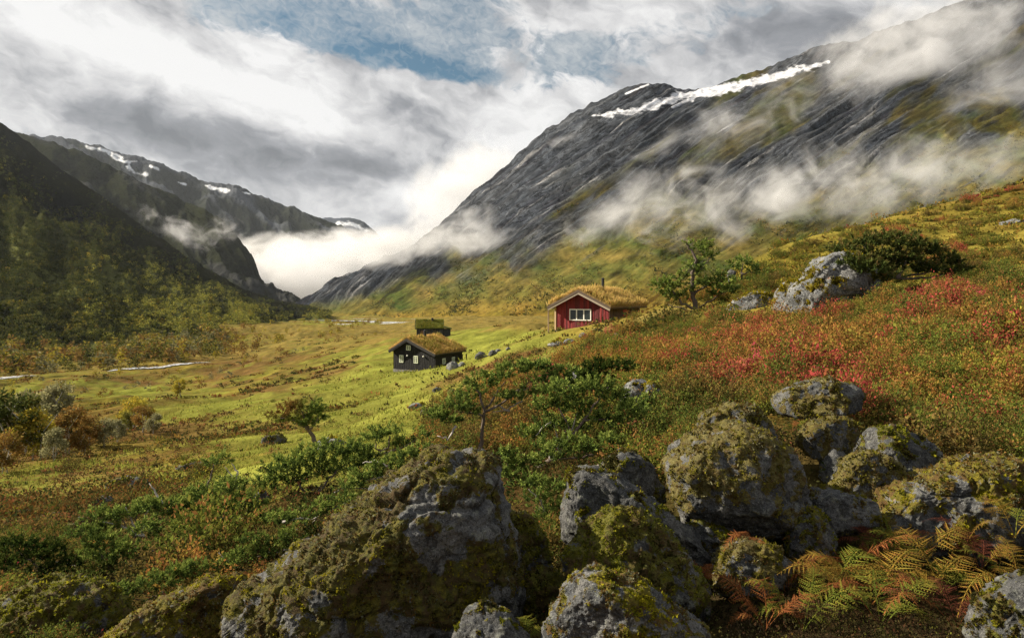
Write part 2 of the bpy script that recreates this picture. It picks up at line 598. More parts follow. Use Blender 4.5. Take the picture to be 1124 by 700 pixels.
def zone_weights(px, row, P):
    """(n, zones) weights from position plus patch noise"""
    n = len(px)
    Wt = np.full((n, len(ZN)), 0.12, np.float32)
    for z, cx, cy_, rx, ry, w in ZB:
        g = np.exp(-(((px - cx) / rx) ** 2 + ((row - cy_) / ry) ** 2))
        Wt[:, ZN.index(z)] += w * g
    d = P[:, 1]
    for k in range(len(ZN)):
        a = fbm(P * np.array([1 / 5.0, 1 / 7.0, 0]) + 31 * k, 4, 0.6, 200 + k)
        b = fbm(P * np.array([1 / 30.0, 1 / 50.0, 0]) + 17 * k, 3, 0.6, 300 + k)
        c = fbm(P * np.array([1 / 0.9, 1 / 0.9, 0]) + 13 * k, 3, 0.6, 400 + k)
        m = np.where(d < 30, 0.6 * a + 0.75 * c, 0.7 * a + 0.6 * b)
        Wt[:, k] *= np.exp(1.7 * m)
    Wt = Wt ** 2.4
    return Wt / Wt.sum(1, keepdims=True)


def zone_color(px, row, P, rng, spread=1.0):
    """one colour per point: pick a zone by weight, then one of its colours by patch noise"""
    Wt = zone_weights(px, row, P)
    cs = np.cumsum(Wt, 1)
    u = np.clip(0.5 + 0.62 * fbm(P / np.array([0.9, 1.3, 1e9]), 3, 0.55, 88) * np.where(P[:, 1] > 25, 0.5, 1) + rng.normal(0, 0.16, len(px)), 0, 0.9999)
    z = (u[:, None] > cs).sum(1).clip(0, len(ZN) - 1)
    out = np.zeros((len(px), 3), np.float32)
    nz = fbm(P * np.array([1 / 0.6, 1 / 0.6, 0]), 3, 0.6, 77) * 0.5 + 0.5
    for k, name in enumerate(ZN):
        pal = np.array(PAL[name], np.float32)
        sel = z == k
        t = np.clip(nz[sel] * 1.1 - 0.05 + rng.normal(0, 0.17 * spread, sel.sum()), 0, 0.999)
        out[sel] = pal[(t * len(pal)).astype(int)]
    return out, z


def zone_mean(px, row, P):
    Wt = zone_weights(px, row, P)
    out = np.zeros((len(px), 3), np.float32)
    for k, name in enumerate(ZN):
        pal = np.array(PAL[name], np.float32)
        v = fbm(P * np.array([1 / 2.5, 1 / 4.0, 0]) + 7 * k, 4, 0.65, 500 + k)[:, None]
        w = fbm(P * np.array([1 / 6.0, 1 / 9.0, 0]) + 9 * k, 3, 0.6, 520 + k)[:, None]
        mean = pal.mean(0)
        dim = {'red': 0.42, 'dark': 0.7, 'litter_shade': 0.9, 'rust': 0.85}.get(name, 1.0)
        out += Wt[:, k:k + 1] * np.clip(mean * dim * (1 + 0.35 * v) + w * (pal[-1] - pal[0]) * 0.22, 0.008, 0.5)
    return out


# ---------------------------------------------------------------- ground sheet
def ground_material():
    m, t = new_mat('ground_cover')
    c = t.n('ShaderNodeAttribute', attribute_name='col').outputs[0]
    p = t.n('ShaderNodeNewGeometry').outputs['Position']
    n1 = t.noise(p, 6.0, 6.0, 0.7)
    n2 = t.noise(t.v('MULTIPLY', p, (0.35, 0.2, 0.35)), 1.0, 6.0, 0.7)
    k = t.m('ADD', t.mapr(n1, 0.3, 0.7, 0.55, 1.35, False), t.mapr(n2, 0.3, 0.7, -0.35, 0.35, False))
    c = t.n('ShaderNodeVectorMath', {0: c, 3: k}, operation='SCALE').outputs[0]
    b = t.n('ShaderNodeBump', {'Strength': 0.8, 'Distance': 0.06, 'Height': n1}).outputs[0]
    b = t.n('ShaderNodeBump', {'Strength': 0.7, 'Distance': 0.6, 'Height': n2, 'Normal': b}).outputs[0]
    finish(t, t.n('ShaderNodeBsdfDiffuse', {0: c, 'Normal': b}).outputs[0])
    return m


M_GROUND = ground_material()


def grid_faces(nr, nc):
    i = np.arange(nr - 1)[:, None] * nc + np.arange(nc - 1)[None]
    i = i.ravel()
    return np.stack([i, i + 1, i + nc + 1, i + nc], 1)


def build_ground():
    cols = np.concatenate([np.linspace(-1500, -60, 70), np.linspace(-58, 1180, 700), np.linspace(1183, 2600, 70)])
    ds = np.concatenate([np.exp(np.linspace(math.log(0.6), math.log(2.2), 14)), np.exp(np.linspace(math.log(2.26), math.log(1150), 720)), np.exp(np.linspace(math.log(1200), math.log(6300), 30))])
    PX, D = np.meshgrid(cols, ds)
    px, d = PX.ravel(), D.ravel()
    z = ground(px, d)
    P = np.stack([np.clip((px - CX) / F * d, -5000, 5000), d, z], -1)
    row = HY - z / d * F
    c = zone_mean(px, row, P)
    me = mesh_from('ground', P, grid_faces(len(ds), len(cols)), c, M_GROUND, True)
    tag(link('ground', me), kind='structure')


build_ground()


# ---------------------------------------------------------------- rivers
def build_river():
    m, t = new_mat('water')
    p = t.n('ShaderNodeNewGeometry').outputs['Position']
    nz = t.noise(p, 0.9, 6.0, 0.65)
    b = t.n('ShaderNodeBump', {'Strength': 0.6, 'Distance': 0.3, 'Height': nz}).outputs[0]
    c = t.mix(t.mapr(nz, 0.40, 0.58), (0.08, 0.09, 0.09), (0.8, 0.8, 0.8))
    finish(t, t.n('ShaderNodeBsdfPrincipled', {'Base Color': c, 'Roughness': 0.18, 'Normal': b}).outputs[0])
    V, Q = [], []
    for pts, w in RIV:
        b0 = len(V)
        tt, ctr = river_line(pts)
        tn = unit(np.gradient(ctr, axis=0))
        nn = np.stack([-tn[:, 1], tn[:, 0]], -1)
        for i in range(60):
            hw = w * 0.5 * (0.55 + 0.6 * math.sin(tt[i] * 5) ** 2) * (0.1 + min(i, 59 - i, 14) / 15)
            for sgn in (-1, 0, 1):
                q = ctr[i] + nn[i] * hw * sgn * (1 + 0.25 * math.sin(i * 1.7 + sgn))
                V.append((q[0], q[1], 0))
        for i in range(59):
            for k in (0, 1):
                a = b0 + i * 3 + k
                Q.append((a, a + 1, a + 4, a + 3))
    V = np.array(V, float)
    px = V[:, 0] / V[:, 1] * F + CX
    V[:, 2] = ground(px, V[:, 1], False) + 0.22
    me = mesh_from('river', V, np.array(Q), None, m, True)
    tag(link('river', me), kind='structure')


build_river()


# ---------------------------------------------------------------- mountains
def interp(x, pts):
    a = np.array(pts, float)
    return np.interp(x, a[:, 0], a[:, 1])


def smooth_interp(x, pts, w=10):
    return (interp(x - w, pts) + 2 * interp(x, pts) + interp(x + w, pts)) / 4


def slab_mat():
    """rock face whose fine streaks follow the strata (attributes sa along, sc across) and the gullies (ga, gc)"""
    m, t = new_mat('mountain_slab')

    def at(n):
        return t.n('ShaderNodeAttribute', attribute_name=n).outputs['Fac']
    c = t.n('ShaderNodeAttribute', attribute_name='col').outputs[0]
    rk = at('rock')
    p = t.n('ShaderNodeNewGeometry').outputs['Position']
    v1 = t.n('ShaderNodeCombineXYZ', {0: t.m('MULTIPLY', at('sa'), 1 / 19.0), 1: t.m('MULTIPLY', at('sc'), 1 / 3.6), 2: 0.0}).outputs[0]
    v2 = t.n('ShaderNodeCombineXYZ', {0: t.m('MULTIPLY', at('ga'), 1 / 12.0), 1: t.m('MULTIPLY', at('gc'), 1 / 4.5), 2: 4.0}).outputs[0]
    n1 = t.noise(v1, 1.0, 8.0, 0.68, 0.35)
    n2 = t.noise(v2, 1.0, 8.0, 0.68, 0.3)
    n3 = t.noise(p, 0.06, 10.0, 0.75)
    v4 = t.n('ShaderNodeCombineXYZ', {0: t.m('MULTIPLY', at('sa'), 1 / 34.0), 1: t.m('MULTIPLY', at('sc'), 1 / 7.0), 2: 9.0}).outputs[0]
    n4 = t.noise(v4, 1.0, 9.0, 0.66, 0.5)
    crack = t.mapr(t.m('ABSOLUTE', t.m('SUBTRACT', n4, 0.5)), 0.0, 0.03, 0.25, 1.0)
    vein = t.mapr(t.m('ABSOLUTE', t.m('SUBTRACT', n1, 0.56)), 0.012, 0.0, 0.0, 1.2)
    nr = t.m('ADD', t.m('MULTIPLY', n1, 0.7), t.m('MULTIPLY', n3, 0.3))
    ng = t.m('ADD', t.m('MULTIPLY', n2, 0.4), t.m('MULTIPLY', n3, 0.6))
    k = t.m('ADD', t.m('MULTIPLY', rk, t.mapr(nr, 0.37, 0.65, 0.35, 1.8, False)), t.m('MULTIPLY', t.m('SUBTRACT', 1.0, rk), t.mapr(ng, 0.36, 0.64, 0.3, 1.7, False)))
    k = t.m('MULTIPLY', k, t.m('ADD', t.m('SUBTRACT', 1.0, rk), t.m('MULTIPLY', rk, t.m('ADD', crack, vein))))
    c = t.n('ShaderNodeVectorMath', {0: c, 3: k}, operation='SCALE').outputs[0]
    h = t.m('ADD', t.m('MULTIPLY', rk, nr), t.m('MULTIPLY', t.m('SUBTRACT', 1.0, rk), ng))
    b = t.n('ShaderNodeBump', {'Strength': 0.8, 'Distance': 4.5, 'Height': h}).outputs[0]
    finish(t, t.n('ShaderNodeBsdfDiffuse', {0: c, 'Normal': b}).outputs[0])
    return m


def mountain_mat(name, bump_scale=0.03, strength=0.9):
    m, t = new_mat(name)
    c = t.n('ShaderNodeAttribute', attribute_name='col').outputs[0]
    p = t.n('ShaderNodeNewGeometry').outputs['Position']
    n1 = t.noise(t.v('MULTIPLY', p, (1, 1, 1)), bump_scale * 4, 8.0, 0.7)
    k = t.mapr(n1, 0.3, 0.7, 0.6, 1.35, False)
    c = t.n('ShaderNodeVectorMath', {0: c, 3: k}, operation='SCALE').outputs[0]
    b = t.n('ShaderNodeBump', {'Strength': strength, 'Distance': 0.25 / bump_scale, 'Height': n1}).outputs[0]
    finish(t, t.n('ShaderNodeBsdfDiffuse', {0: c, 'Normal': b}).outputs[0])
    return m


def sweep(cols, nt, skyline, dtoe, toe_row, dsky, power, back=0.35):
    """surface from a toe line up to a skyline and over the back; returns column, t, P"""
    ts = np.concatenate([np.linspace(0, 1, nt), 1 + np.linspace(0.02, 1, 24) ** 1.3])
    T, PX = np.meshgrid(ts, cols, indexing='ij')
    px, t = PX.ravel(), T.ravel()
    dt, ds = smooth_interp(px, dtoe), smooth_interp(px, dsky)
    zt = (HY - smooth_interp(px, toe_row)) / F * dt
    zs = (HY - smooth_interp(px, skyline, 3)) / F * ds
    tt = np.clip(t, 0, 1)
    d = dt + (ds - dt) * t
    z = zt + (zs - zt) * tt ** power - np.clip(t - 1, 0, 9) ** 1.4 * back * (zs - zt)
    return px, t, np.stack([(px - CX) / F * d, d, z], -1), len(ts)


def seg_dist(px, row, line):
    best = np.full(len(px), 1e9)
    for (x0, y0), (x1, y1) in zip(line[:-1], line[1:]):
        dx, dy = x1 - x0, y1 - y0
        t = np.clip(((px - x0) * dx + (row - y0) * dy) / (dx * dx + dy * dy), 0, 1)
        best = np.minimum(best, np.hypot(px - x0 - t * dx, row - y0 - t * dy))
    return best


def mountain_right():
    cols = np.concatenate([np.linspace(318, 1180, 760), np.linspace(1184, 1750, 90)])
    sky_ = [(318, 338), (345, 320), (365, 306), (400, 292), (430, 278), (455, 265), (480, 248), (510, 220), (540, 194), (570, 168), (600, 143), (625, 128), (650, 112), (680, 101), (705, 92),
            (722, 91), (745, 97), (765, 98), (790, 92), (830, 78), (860, 68), (885, 55), (912, 50), (940, 44), (962, 34), (1000, 22), (1060, 0), (1124, -30), (1300, -110), (1750, -160)]
    toe = [(318, 1180), (350, 1080), (400, 930), (450, 800), (560, 640), (700, 520), (900, 430), (1124, 380), (1750, 300)]
    toer = [(318, 346), (450, 350), (560, 351), (1124, 356), (1750, 350)]
    dsk = [(318, 1250), (345, 1300), (400, 1420), (480, 1550), (600, 1500), (720, 1420), (860, 1330), (1124, 1150), (1750, 900)]
    nt = 460
    px, t, P, nrow = sweep(cols, nt, sky_, toe, toer, dsk, 1.22)
    nc = len(cols)
    d = P[:, 1]
    row = HY - P[:, 2] / d * F
    # strata: lines that run down to the left in the slab face
    ang = math.radians(38)
    s_al = (px * math.cos(ang) - row * math.sin(ang))
    s_ac = (px * math.sin(ang) + row * math.cos(ang))
    wob = fbm(col3(px / 260, row / 260, 0), 2, 0.5, 9) * 22
    st = fbm(col3(s_al / 160, (s_ac + wob) / 9.0, 0), 5, 0.6, 11, True)
    st2 = fbm(col3(s_al / 60, (s_ac + wob) / 3.2, 4), 4, 0.6, 15)
    big = fbm(col3(s_al / 300, (s_ac + wob) / 55.0, 2), 4, 0.55, 19)
    lump = fbm(col3(px / 45, row / 45, 3), 5, 0.55, 23)
    # gullies on the lower slope run straight down it
    a2 = math.radians(33)
    g_al = px * math.cos(a2) - row * math.sin(a2)
    g_ac = px * math.sin(a2) + row * math.cos(a2)
    gul = fbm(col3(g_al / 170, (g_ac + wob * 0.7) / 20.0, 8), 4, 0.55, 27, True)
    env = np.sin(np.clip(t, 0, 1) * math.pi) ** 0.6
    rocky = sstep(0.25, 0.55, t + 0.18 * big + 0.12 * lump)
    slabzone = np.exp(-(((px - 560) / 130) ** 2 + ((row - 215) / 70) ** 2))
    disp = env * (rocky * (6 * st + 3.5 * st2 + 7 * big + 2 * lump) + (1 - rocky) * (8 * gul + 2 * lump)) * (d / 1100)
    edge = np.clip(1 - np.abs(t - 1) / 0.25, 0, 1) * (4 * lump + 5 * fbm(col3(px / 14, row / 14, 9), 3, 0.6, 29))
    P[:, 2] += disp + edge
    P[:, 0] += -0.6 * disp
    row = HY - P[:, 2] / P[:, 1] * F
    rockc = np.array([0.028, 0.032, 0.039]) + 0.020 * np.clip(st2 + st * 0.5, -1, 1.5)[:, None] * np.array([1.0, 0.98, 0.95])
    pale = sstep(0.45, 1.0, fbm(col3(s_al / 110, (s_ac + wob) / 4.0, 6), 4, 0.6, 33)) * sstep(0.1, 0.5, rocky)
    rockc = rockc + pale[:, None] * np.array([0.13, 0.125, 0.12])
    rockc = np.clip(rockc, 0.025, 0.5)
    vegn = fbm(col3(px / 26, row / 14, 5), 5, 0.62, 41)
    veg = np.array([0.085, 0.078, 0.02]) + vegn[:, None] * np.array([0.045, 0.018, 0.006])
    dk = fbm(col3(g_al / 60, g_ac / 9.0, 7), 4, 0.6, 43)
    veg = veg * (1 - 0.65 * sstep(0.15, 0.7, dk))[:, None]
    oran = sstep(342, 318, row) * 0 + sstep(0.16, 0.0, t)
    veg = veg + oran[:, None] * np.array([0.07, 0.03, 0.0])
    # vegetated ledges high on the face
    ledge = sstep(0.15, 0.6, fbm(col3(s_al / 120, s_ac / 26.0, 1), 4, 0.6, 51) + 0.35 * np.exp(-(((px - 760) / 130) ** 2 + ((row - 150) / 60) ** 2)) - 0.55 * slabzone) * rocky
    vm = np.clip((1 - rocky) + ledge * 0.9, 0, 1)
    wet = sstep(0.55, 0.95, fbm(col3(g_al / 130, g_ac / 5.0, 9), 4, 0.6, 61)) * (1 - rocky) * sstep(0.1, 0.3, t)
    vm = vm * (1 - 0.9 * wet)
    hi = np.exp(-(((px - 1095) / 40) ** 2 + ((row - 128) / 26) ** 2))
    vm = np.maximum(vm, sstep(0.3, 0.7, hi + 0.3 * vegn))
    c = rockc * (1 - vm[:, None]) + veg * vm[:, None] * np.where(rocky > 0.6, 0.5, 1.0)[:, None]
    # snow field under the ridge
    sd = seg_dist(px, row, [(655, 127), (690, 123), (715, 117), (745, 106), (780, 101), (830, 90), (870, 79), (912, 68)])
    th = interp(px, [(640, 0), (655, 1.5), (690, 3.5), (720, 5), (750, 6), (800, 6), (850, 4.5), (900, 3), (920, 0)])
    sn = sstep(1.2, -1.2, sd - th * 0.85 + 4.2 * fbm(col3(px / 10, row / 4, 0), 4, 0.65, 71))
    sd2 = seg_dist(px, row, [(688, 103), (700, 98), (712, 93)])
    sn = np.maximum(sn, sstep(1.5, 0.3, sd2 + 1.2 * vegn))
    sd3 = seg_dist(px, row, [(740, 118), (752, 112), (762, 108)])
    sn = np.maximum(sn, sstep(1.8, 0.3, sd3 + 1.0 * vegn))
    sn *= (t <= 1.02)
    c = c * (1 - sn[:, None]) + np.array([0.46, 0.47, 0.50]) * (1 + 0.35 * fbm(col3(px / 8, row / 4, 2), 4, 0.6, 73))[:, None] * sn[:, None]
    me = mesh_from('mountain', P, grid_faces(nrow, nc), np.clip(c, 0.01, 0.9), slab_mat(), True, {'sa': s_al, 'sc': s_ac + wob, 'ga': g_al, 'gc': g_ac + wob * 0.7, 'rock': np.clip(1 - vm, 0, 1) * (1 - sn)})
    tag(link('mountain', me), kind='structure')
    return px, t, P, vm


RMpx, RMt, RMP, RMv = mountain_right()


def mountain_left(cols, sky_, toe, toer, dsk, nt, power, seed, veg, rock, amp, snow=None, rockiness=0.0, low_sunlit=0.0):
    px, t, P, nrow = sweep(cols, nt, sky_, toe, toer, dsk, power)
    d = P[:, 1]
    row = HY - P[:, 2] / d * F
    ang = math.radians(-32)
    al = px * math.cos(ang) - row * math.sin(ang)
    ac = px * math.sin(ang) + row * math.cos(ang)
    g = fbm(col3(px / 30, t * 3 + px / 200, 0), 4, 0.55, seed, True)
    l = fbm(col3(px / 40, row / 30, 3), 5, 0.58, seed + 5)
    s = fbm(col3(al / 90, ac / 12, 3), 4, 0.6, seed + 9)
    env = np.sin(np.clip(t, 0, 1) * math.pi) ** 0.6
    disp = env * (g * 0.9 + l * 0.9 + s * 0.4) * amp + np.clip(1 - np.abs(t - 1) / 0.25, 0, 1) * amp * (0.22 * l + 0.30 * fbm(col3(px / 12, row / 12, 5), 4, 0.62, seed + 21))
    P[:, 2] += disp
    row = HY - P[:, 2] / P[:, 1] * F
    rk = sstep(0.0, 0.5, s * 0.6 + l * 0.5 + rockiness - 0.2)
    v = np.array(veg) * (1 + 0.4 * l + 0.3 * s)[:, None]
    r = np.array(rock) * (1 + 0.5 * s)[:, None]
    v = v * (0.55 + low_sunlit * sstep(0.55, 0.1, t))[:, None] if low_sunlit else v  # sunlight put into the slope colour: brighter low down, darker above
    c = v * (1 - rk[:, None]) + r * rk[:, None]
    if snow is not None:
        sn = np.zeros(len(px))
        for line, w in snow:
            sn = np.maximum(sn, sstep(w, w * 0.2, seg_dist(px, row, line) + w * 0.8 * fbm(col3(px / 7, row / 4, 0), 3, 0.6, seed + 3)))
        sn *= (t <= 1.02)
        c = c * (1 - sn[:, None]) + np.array([0.75, 0.77, 0.8]) * sn[:, None]
    me = mesh_from('mountain', P, grid_faces(nrow, len(cols)), np.clip(c, 0.008, 0.9), mountain_mat('mountain_side', 0.03, 0.9), True)
    return tag(link('mountain', me), kind='structure'), px, t, P


# near left slope
NLC = np.linspace(-700, 362, 560)
NL_SKY = [(-700, -150), (-300, 0), (-100, 90), (0, 134), (25, 152), (60, 180), (90, 200), (120, 222), (150, 243), (170, 256), (195, 275), (220, 292), (245, 306), (270, 318), (300, 328), (340, 337), (362, 346)]
NL_TOE = [(-700, 230), (-200, 260), (0, 300), (100, 330), (200, 400), (280, 520), (340, 700), (362, 760)]
NL_TOER = [(-700, 416), (-200, 414), (0, 404), (100, 394), (200, 382), (280, 368), (340, 358), (362, 356)]
NL_DS = [(-700, 1000), (-200, 1120), (0, 1150), (150, 1150), (250, 1100), (300, 1050), (362, 1000)]
_, NLpx, NLt, NLP = mountain_left(NLC, NL_SKY, NL_TOE, NL_TOER, NL_DS, 300, 1.12, 101, (0.030, 0.032, 0.010), (0.022, 0.021, 0.015), 8.0, rockiness=-0.2, low_sunlit=4.0)
# dark spur behind it
mountain_left(np.linspace(-300, 330, 420), [(-300, 70), (0, 140), (30, 149), (60, 157), (100, 171), (125, 184), (150, 199), (175, 208), (200, 219), (222, 228), (242, 240), (258, 256), (273, 274), (283, 294), (291, 314), (330, 337)],
              [(-300, 1250), (200, 1300), (330, 1350)], [(-300, 345), (330, 345)], [(-300, 1900), (200, 1700), (290, 1480), (330, 1450)], 220, 1.0, 131,
              (0.025, 0.028, 0.015), (0.035, 0.036, 0.034), 20.0, rockiness=0.1)
# far range with snow
mountain_left(np.linspace(0, 460, 460), [(0, 142), (40, 148), (70, 153), (95, 158), (125, 165), (165, 176), (200, 190), (228, 201), (262, 207), (300, 219), (330, 230), (360, 241), (382, 252), (402, 264), (430, 290), (460, 320)],
              [(0, 2400), (460, 2600)], [(0, 338), (460, 338)], [(0, 3400), (300, 3300), (460, 3000)], 260, 0.95, 151,
              (0.030, 0.034, 0.026), (0.055, 0.06, 0.068), 38.0,
              [([(96, 161), (118, 166), (134, 173)], 2.6), ([(120, 170), (136, 178), (150, 177)], 2.2), ([(141, 182), (148, 190), (160, 192)], 2.6), ([(165, 182), (174, 186)], 1.8), ([(226, 204), (238, 207), (250, 210)], 2.4), ([(196, 200), (204, 203)], 1.6), ([(266, 211), (274, 213)], 1.4)], rockiness=0.35)
# farthest snowy plateau
mountain_left(np.linspace(330, 470, 100), [(330, 240), (365, 239), (385, 239), (400, 244), (420, 262), (470, 300)],
              [(330, 4600), (470, 4600)], [(330, 336), (470, 336)], [(330, 5400), (470, 5400)], 90, 0.9, 171,
              (0.06, 0.07, 0.08), (0.07, 0.08, 0.10), 30.0, [([(372, 247), (390, 247), (402, 253)], 4.0)], rockiness=0.4)
# ---------------------------------------------------------------- cabins
M_PLANK = plain_mat('planks', None, 0.75, 0.5, 3.0, 0.45, (2.2, 2.2, 0.25))
M_PAINT = plain_mat('painted_wood', None, 0.6, 0.15, 8.0, 0.12)
M_STONE_S = plain_mat('foundation_stone', None, 0.9, 0.8, 5.0, 0.4)
M_TURF = plain_mat('turf', None, 0.95, 1.0, 3.0, 0.5)


def pane_mat():
    m, t = new_mat('window_glass')
    finish(t, t.n('ShaderNodeBsdfPrincipled', {'Base Color': (0.02, 0.028, 0.025, 1), 'Roughness': 0.08, 'Specular IOR Level': 0.5}).outputs[0])
    return m


def iron_mat():
    m, t = new_mat('chimney_iron')
    finish(t, t.n('ShaderNodeBsdfPrincipled', {'Base Color': (0.02, 0.02, 0.022, 1), 'Roughness': 0.5, 'Metallic': 0.4}).outputs[0])
    return m


def lamp_mat():
    m, t = new_mat('lamp_glass')
    finish(t, t.n('ShaderNodeBsdfPrincipled', {'Base Color': (0.9, 0.88, 0.8, 1), 'Roughness': 0.25}).outputs[0])
    return m


M_PANE, M_IRON, M_LAMP = pane_mat(), iron_mat(), lamp_mat()


def planks(g, poly2, plane, a0, off, wid, cols, rng, thick=0.025):
    """clad a wall polygon (in u,z) with vertical boards; plane(u,z,o) -> point"""
    us = [p[0] for p in poly2]
    u0, u1 = min(us), max(us)
    n = max(1, int(round((u1 - u0) / wid)))

    def top(u):
        best = None
        for (xa, za), (xb, zb) in zip(poly2, poly2[1:] + poly2[:1]):
            if abs(xb - xa) > 1e-6 and min(xa, xb) - 1e-6 <= u <= max(xa, xb) + 1e-6:
                z = za + (zb - za) * (u - xa) / (xb - xa)
                best = z if best is None else max(best, z)
        return best

    zb = min(p[1] for p in poly2)
    for i in range(n):
        a, b = u0 + (u1 - u0) * i / n, u0 + (u1 - u0) * (i + 1) / n - 0.008
        th = thick * (1.0 if i % 2 else 0.55)
        c = np.array(cols[rng.integers(len(cols))]) * rng.uniform(0.85, 1.12)
        pts = [plane(a, zb, off), plane(b, zb, off), plane(b, top(b), off), plane(a, top(a), off)]
        nrm = Vector(plane(a, zb, off + th)) - Vector(plane(a, zb, off))
        g.prism(pts, nrm, c)


def cabin(name, label, origin, yaw, prof, L, wallc, sidec, rng, turfc, bladec, blade_n, blade_l, barge, over=0.45, overy=0.5, base=0.8, roof_t=0.16):
    root = thing(name, origin, label, 'cabin', 'turf-roofed cabins in the valley', yaw)
    (xl, zl), (xa, za), (xr, zr) = prof
    # body
    poly = [(xl, -base), (xr, -base), (xr, zr), (xa, za), (xl, zl)]
    g = Geo()
    g.prism([(x, 0.03, z) for x, z in poly][::-1], (0, L - 0.06, 0), np.array(sidec[0]) * 0.8)
    planks(g, [(xl, 0), (xr, 0), (xr, zr - .01), (xa, za - .01), (xl, zl - .01)], lambda u, z, o: (u, 0.03 - o, z), 0, 0.0, 0.2, wallc, rng)
    wall = g.build('wall', M_PLANK, root)
    g = Geo()
    planks(g, [(0.0, 0), (L, 0), (L, zr - .01), (0.0, zr - .01)], lambda u, z, o: (xr + o, u, z), 0, 0.003, 0.2, sidec, rng)
    g.build('side_wall', M_PLANK, root)
    g = Geo()
    planks(g, [(0.0, 0), (L, 0), (L, zl - .01), (0.0, zl - .01)], lambda u, z, o: (xl - o, u, z), 0, 0.003, 0.2, wallc, rng)
    g.build('side_wall', M_PLANK, root)
    # foundation
    g = Geo()
    for i in range(int((xr - xl) / 0.5)):
        x = xl + 0.5 * i + 0.03
        h = rng.uniform(-0.05, 0.0)
        g.box((x, -0.10, -base), (x + 0.46, 0.02, h - 0.02), np.array((0.2, 0.19, 0.17)) * rng.uniform(0.7, 1.2))
    for i in range(int(L / 0.5)):
        y = 0.5 * i + 0.03
        g.box((xr - 0.02, y, -base), (xr + 0.10, y + 0.46, rng.uniform(-0.06, -0.02)), np.array((0.2, 0.19, 0.17)) * rng.uniform(0.7, 1.2))
    g.build('foundation', M_STONE_S, root)
    # roof: two boarded slopes, turf laid on them
    roof = Geo()
    turf = Geo()
    eaves = []
    for (xe, ze), s in (((xl, zl), -1), ((xr, zr), 1)):
        dx, dz = xe - xa, ze - za
        ln = math.hypot(dx, dz)
        ux, uz = dx / ln, dz / ln
        nx, nz = (-uz * s, ux * s)
        ex, ez = xa + ux * (ln + over), za + uz * (ln + over)
        eaves.append((ex, ez, ux, uz, nx, nz, ln + over))
        roof.prism([(xa, -overy, za), (ex, -overy, ez), (ex + nx * roof_t, -overy, ez + nz * roof_t), (xa, -overy, za + roof_t / max(nz, .3))][::s], (0, L + 2 * overy, 0), barge[1])
        h = roof_t + 0.16
        turf.prism([(xa, -overy + 0.06, za + (roof_t + .003) / max(nz, .3)), (ex - ux * .05 + nx * (roof_t + .003), -overy + 0.06, ez - uz * .05 + nz * (roof_t + .003)),
                    (ex - ux * .16 + nx * h, -overy + 0.06, ez - uz * .16 + nz * h), (xa, -overy + 0.06, za + h / max(nz, .3))][::s], (0, L + 2 * overy - 0.12, 0), turfc)
    ro = roof.build('roof', M_PAINT, root)
    turf.build('turf', M_TURF, ro)
    # grass growing on the turf
    C = []
    for ex, ez, ux, uz, nx, nz, ln in eaves:
        k = int(blade_n * ln / (eaves[0][6] + eaves[1][6]))
        t = rng.random(k) * ln
        y = -overy + 0.05 + rng.random(k) * (L + 2 * overy - 0.1)
        C.append(np.stack([xa + ux * t + nx * (roof_t + .14), y, za + uz * t + nz * (roof_t + .14)], -1))
    C = np.concatenate(C)
    D = unit(np.stack([rng.normal(0.22, 0.35, len(C)), rng.normal(0, 0.35, len(C)), np.ones(len(C))], -1))
    N = unit(np.cross(D, unit(rng.normal(size=C.shape))))
    pn = fbm(C * 0.9, 3, 0.6, int(rng.integers(999)))
    Ln = blade_l * rng.uniform(0.4, 1.1, len(C)) * (1 + 0.5 * pn)
    V, Q = leaves_mesh_arrays(C, D, N, Ln, np.full(len(C), 0.07))
    cc = np.array(bladec, np.float32)
    ci = np.clip((pn * 0.5 + 0.5) * len(cc) + rng.normal(0, 0.8, len(C)), 0, len(cc) - 1).astype(int)
    me = mesh_from('grass', V, Q, np.repeat(cc[ci] * rng.uniform(0.75, 1.2, (len(C), 1)), 4, 0), M_GRASS)
    gr = link('grass', me, ro)
    gr['kind'] = 'stuff'
    # barge boards on the front gable
    for k, (ex, ez, ux, uz, nx, nz, ln) in enumerate(eaves):
        g = Geo()
        s = (-1, 1)[k]
        y0 = -overy - 0.05
        for (o0, o1, yy, c) in ((-0.02, -0.19, y0, barge[0]), (0.20, -0.01, y0 - 0.035, barge[1])):
            g.prism([(xa, yy, za + o0 / max(nz, .3)), (ex + nx * o0, yy, ez + nz * o0), (ex + nx * o1, yy, ez + nz * o1), (xa, yy, za + o1 / max(nz, .3))][::s], (0, 0.032, 0), c)
        g.build('bargeboard', M_PAINT, root)
    return root, ro, eaves


